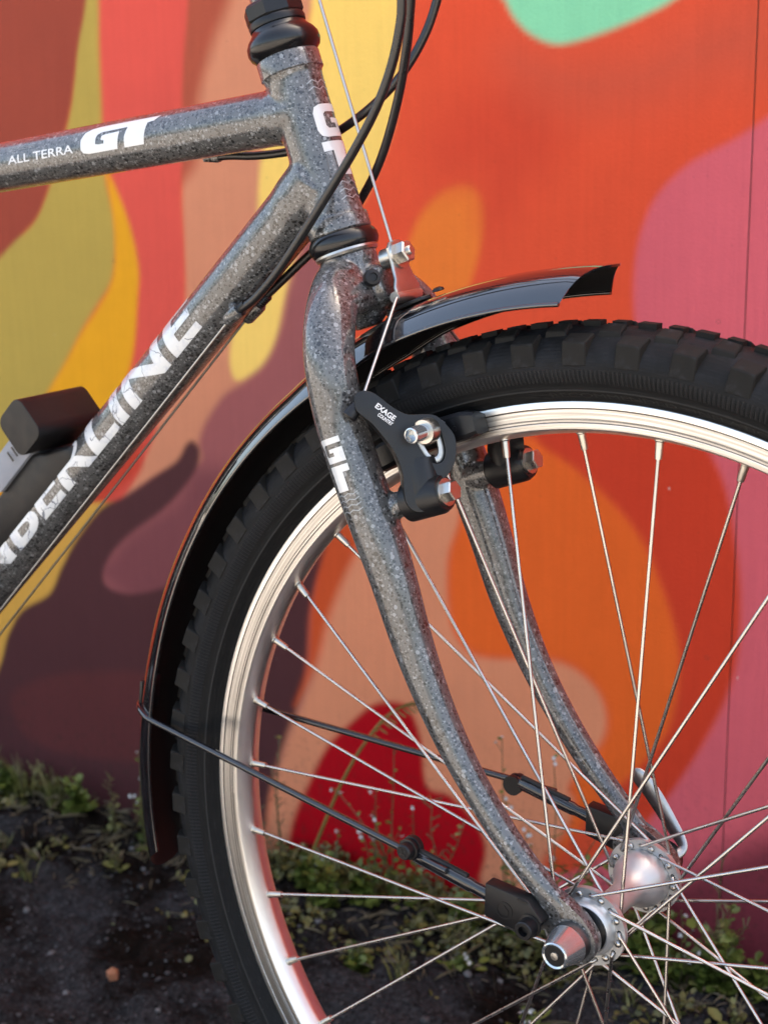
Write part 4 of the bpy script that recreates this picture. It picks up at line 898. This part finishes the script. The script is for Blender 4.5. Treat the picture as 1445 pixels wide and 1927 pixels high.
# ------------------------------------------------------------------ weeds, stones
def leaf_quad(b, base, d, n, L, W):
    d = d.normalized(); sd_ = d.cross(n).normalized(); n2 = sd_.cross(d).normalized()
    p = [base, base + d * L * .3 + sd_ * W * .42 + n2 * L * .06, base + d * L * .7 + sd_ * W * .46 + n2 * L * .05, base + d * L - n2 * L * .05, base + d * L * .7 - sd_ * W * .46 + n2 * L * .05, base + d * L * .3 - sd_ * W * .42 + n2 * L * .06, base + d * L * .5 + n2 * L * .0]
    b.add(p, [(0, 1, 6), (1, 2, 6), (2, 3, 6), (3, 4, 6), (4, 5, 6), (5, 0, 6)])
def rdir(rng, up=0.0):
    a = rng.uniform(0, 2 * math.pi); z = rng.uniform(-.3, .8) + up; return Vector((math.cos(a), math.sin(a), z)).normalized()
def weed(x, y, h, kind, seed, label, group, lean=0):
    """x, y in metres; h height in millimetres"""
    rng = random.Random(seed); z0 = float(ground_h(np.array(x), np.array(y)))
    root = empty({'f': 'flowering_weed', 's': 'seeding_weed', 'g': 'grass_tuft', 'l': 'leafy_weed'}[kind], (x, y, z0)); tag(root, label, 'weed', group)
    st, lf = MB(), MB(); FLW = []
    def stem(h_, lx, ly, r0=.9):
        pts = [Vector((lx * h_ * t ** 1.6 + rng.uniform(-2, 2) * (t > 0), ly * h_ * t ** 1.6 + rng.uniform(-2, 2) * (t > 0), h_ * t - 4 * (t == 0))) for t in (0, .25, .5, .75, 1)]
        pts = spline(pts, 3); st.tube(pts, [r0 * (1 - .6 * i / len(pts)) for i in range(len(pts))], 5); return pts
    if kind == 'g':
        for k in range(16):
            a = rng.uniform(0, 6.28); L = h * rng.uniform(.6, 1.1); d = V(math.cos(a) * .45, math.sin(a) * .3, 1)
            b_ = V(rng.uniform(-8, 8), rng.uniform(-8, 8), -2); w_ = rng.uniform(1.4, 2.6); sd_ = V(-math.sin(a), math.cos(a), 0)
            p1 = b_ + d * L * .5; p2 = b_ + d * L + V(math.cos(a), math.sin(a), -.6) * L * .15
            lf.add([b_ - sd_ * w_ * .5, b_ + sd_ * w_ * .5, p1 + sd_ * w_ * .5, p1 - sd_ * w_ * .5, p2], [(0, 1, 2, 3), (3, 2, 4)])
        for k in range(4): stem(h * rng.uniform(.7, 1), rng.uniform(-.4, .4), rng.uniform(-.3, .1), .8)
    else:
        nst = {'f': 4, 's': 3, 'l': 7}[kind]
        for k in range(nst):
            hh = h * (1 if k == 0 else rng.uniform(.45, .9)); lx, ly = (lean + rng.uniform(-.05, .05), rng.uniform(-.05, .05)) if k == 0 else (rng.uniform(-.45, .45), rng.uniform(-.4, .15))
            pts = stem(hh, lx, ly)
            n = len(pts)
            for i in range(1, n):
                t = i / n
                cnt = {'f': 2 if t < .6 else 1, 's': 1, 'l': 3}[kind]
                for q in range(cnt):
                    if rng.random() < .25: continue
                    L = {'f': rng.uniform(5, 12) * (1.15 - .7 * t), 's': rng.uniform(4, 8), 'l': rng.uniform(8, 17) * (1.1 - .4 * t)}[kind]
                    leaf_quad(lf, pts[i], rdir(rng, .15), rdir(rng, 1.2), L, L * rng.uniform(.5, .85))
            if kind == 's':
                for i in range(n // 2, n):
                    d = rdir(rng, .7); st.tube([pts[i], pts[i] + d * rng.uniform(7, 12)], [.5, .8], 5)
            if kind == 'f':
                for q in range(rng.randint(1, 3)):
                    fl = MB(); FLW.append(fl); c = pts[-1] + V(rng.uniform(-6, 6), rng.uniform(-5, 3), rng.uniform(-5, 3)); nn_ = rdir(rng, .4) + V(.2, -.5, .2); nn_.normalize()
                    a = nn_.orthogonal().normalized(); b_ = nn_.cross(a)
                    st.tube([pts[-2], c], [.4, .4], 4)
                    for z in range(4):
                        t = z * math.pi / 2; leaf_quad(fl, c, a * math.cos(t) + b_ * math.sin(t) + nn_ * .55, nn_, rng.uniform(2.2, 3.0), 2.0)
        for k in range({'f': 10, 's': 6, 'l': 14}[kind]):
            L = rng.uniform(9, 17); leaf_quad(lf, V(rng.uniform(-14, 14), rng.uniform(-12, 10), rng.uniform(0, 8)), rdir(rng, .1), V(0, 0, 1), L, L * .7)
    st.build('stem', 'stem', root, 60); lf.build('foliage', {'f': 'leaf', 's': 'leaf_pale', 'l': 'leaf', 'g': 'leaf_pale'}[kind], root, 80)
    for fl in FLW: fl.build('flower', 'petal', root, 80)
def weed_words(x, h, k):
    bg_ = 'dark maroon' if x < -.60 else 'crimson' if x < -.36 else 'salmon and orange' if x < -.20 else 'pink'
    size = 'tall' if h > 90 else 'short' if h > 45 else 'ground-hugging'
    nm = {'f': 'white-flowered weed', 's': 'thin weed gone to seed', 'g': 'tuft of thin grass blades', 'l': 'bushy leafy green weed'}[k]
    return '%s %s growing before the %s paint of the wall' % (size, nm, bg_), {'f': 'white-flowered weeds along the wall', 's': 'seeding weeds along the wall', 'g': 'grass tufts by the wall', 'l': 'leafy weeds along the wall'}[k]
def wall_y(x): return WO.y + (x - WO.x) * WT.y / WT.x
def plants():
    for i, (x, y, h, k) in enumerate(D['plants']):
        weed(x * .001, y * .001, max(h, 34), k, 100 + i, *weed_words(x * .001, h, k))
    rng = random.Random(5)
    for i in range(34):
        x = rng.uniform(-1.02, .10); k = rng.choice('lllslsg' if i % 2 else 'llf') if x > -.62 else rng.choice('gsslg'); off = rng.uniform(.015, .10) if i % 3 else rng.uniform(.08, .17)
        h = rng.uniform(28, 62) if off < .08 else rng.uniform(18, 34)
        weed(x, wall_y(x) - off, h, k, 300 + i, *weed_words(x, h, k))
    # tall bent dry stalk
    P = [Vector(p) for p in D['stalk']]; r0 = P[0].copy(); root = empty('dry_stalk', (r0.x * .001, r0.y * .001, .0)); tag(root, 'long bent yellow-brown grass stalk leaning across the crimson paint', 'weed')
    rel = [p - Vector((r0.x, r0.y, -330)) for p in P]; rel[0].z = -3
    b = MB(); q = spline(rel, 5); b.tube(q, [1.9 - 1.0 * i / len(q) for i in range(len(q))], 7); b.build('stem', 'stalk', root, 60)
    b = MB()
    for i in range(10, len(q)):
        for s in (-1, 1): leaf_quad(b, q[i], V(.7, -.2 * s, .5 * s), V(0, -1, .3), 13, 2.2)
    b.build('seed_head', 'stalk', root, 80)
    # ground cover: creeping leaves and moss, dry litter
    g, d = MB(), MB(); rng = random.Random(9)
    for i in range(13000):
        x = rng.uniform(-1.15, .3); off = abs(rng.gauss(0, .062)) + .004
        if vnoise(np.array(x + 3), np.array(off + 3), 16, 21) < (.30 if x > -.66 else .52) + off * 1.2: continue
        y = wall_y(x) - off; z = float(ground_h(np.array(x), np.array(y)))
        L = rng.uniform(3.5, 9.5); leaf_quad(g, V(x * 1000, y * 1000, z * 1000 + rng.uniform(0, 16) * (1 - min(1, off / .2))), rdir(rng, .1), rdir(rng, 1.0), L, L * .75)
    tag(g.build('ground_cover', 'moss', None, 80), 'low creeping green weeds and moss covering the soil by the wall', 'ground cover', kind='stuff')
    for i in range(1300):
        x = rng.uniform(-1.15, .2); off = abs(rng.gauss(.03, .06)) + .006; y = wall_y(x) - off; z = float(ground_h(np.array(x), np.array(y)))
        L = rng.uniform(4, 20) if i % 3 else rng.uniform(15, 40); leaf_quad(d, V(x * 1000, y * 1000, z * 1000 + rng.uniform(1, 7)), Vector((rng.uniform(-1, 1), rng.uniform(-1, 1), rng.uniform(-.1, .3))), V(0, 0, 1), L, rng.uniform(.7, 2.2))
    tag(d.build('dry_litter', 'dry', None, 80), 'dry straw and dead leaf litter scattered along the wall foot', 'litter', kind='stuff')
    gv = MB()
    for i in range(5200):
        x = rng.uniform(-1.2, .4); y = rng.uniform(-.02, .42); z = float(ground_h(np.array(x), np.array(y))); r = min(4.2, .55 + rng.expovariate(1.9))
        gv.ball((x * 1000, y * 1000, z * 1000 + r * .2), r, 5, 3, (rng.uniform(.8, 1.4), rng.uniform(.8, 1.4), rng.uniform(.5, .9)))
    gv.v = [(a + rng.uniform(-.5, .5), b_ + rng.uniform(-.5, .5), c_ + rng.uniform(-.4, .4)) for a, b_, c_ in gv.v]
    tag(gv.build('gravel', 'stone', None, 30), 'fine dark grit and gravel strewn over the soil', 'gravel', kind='stuff')
    for i, (x, y, z) in enumerate(D['stones']):
        zz = float(ground_h(np.array(x * .001), np.array(y * .001))) * 1000; b = MB(); rr = random.Random(40 + i); r = rr.uniform(3, 5.5) if i else 6.5
        b.ball((0, 0, 0), r, 8 if i else 5, 5 if i else 3, (rr.uniform(.7, 1.1), rr.uniform(.7, 1.1), .6 if i else 1.1)); b.v = [(a * (1 + rr.uniform(-.25, .25)), c * (1 + rr.uniform(-.25, .25)), e * (1 + rr.uniform(-.1, .1))) for a, c, e in b.v]
        nm, mat, lab, grp = (('clay_shard', 'clay', 'orange clay shard lying on dark soil', None) if i == 0 else ('pebble', 'stone_pale', 'pale grey pebble lying on the dark soil', 'pale pebbles on the soil'))
        o = b.build(nm, mat, None, 30); o.location = (x * .001, y * .001, (zz + r * .35) * .001); tag(o, lab, 'shard' if i == 0 else 'pebble', grp)
plants()
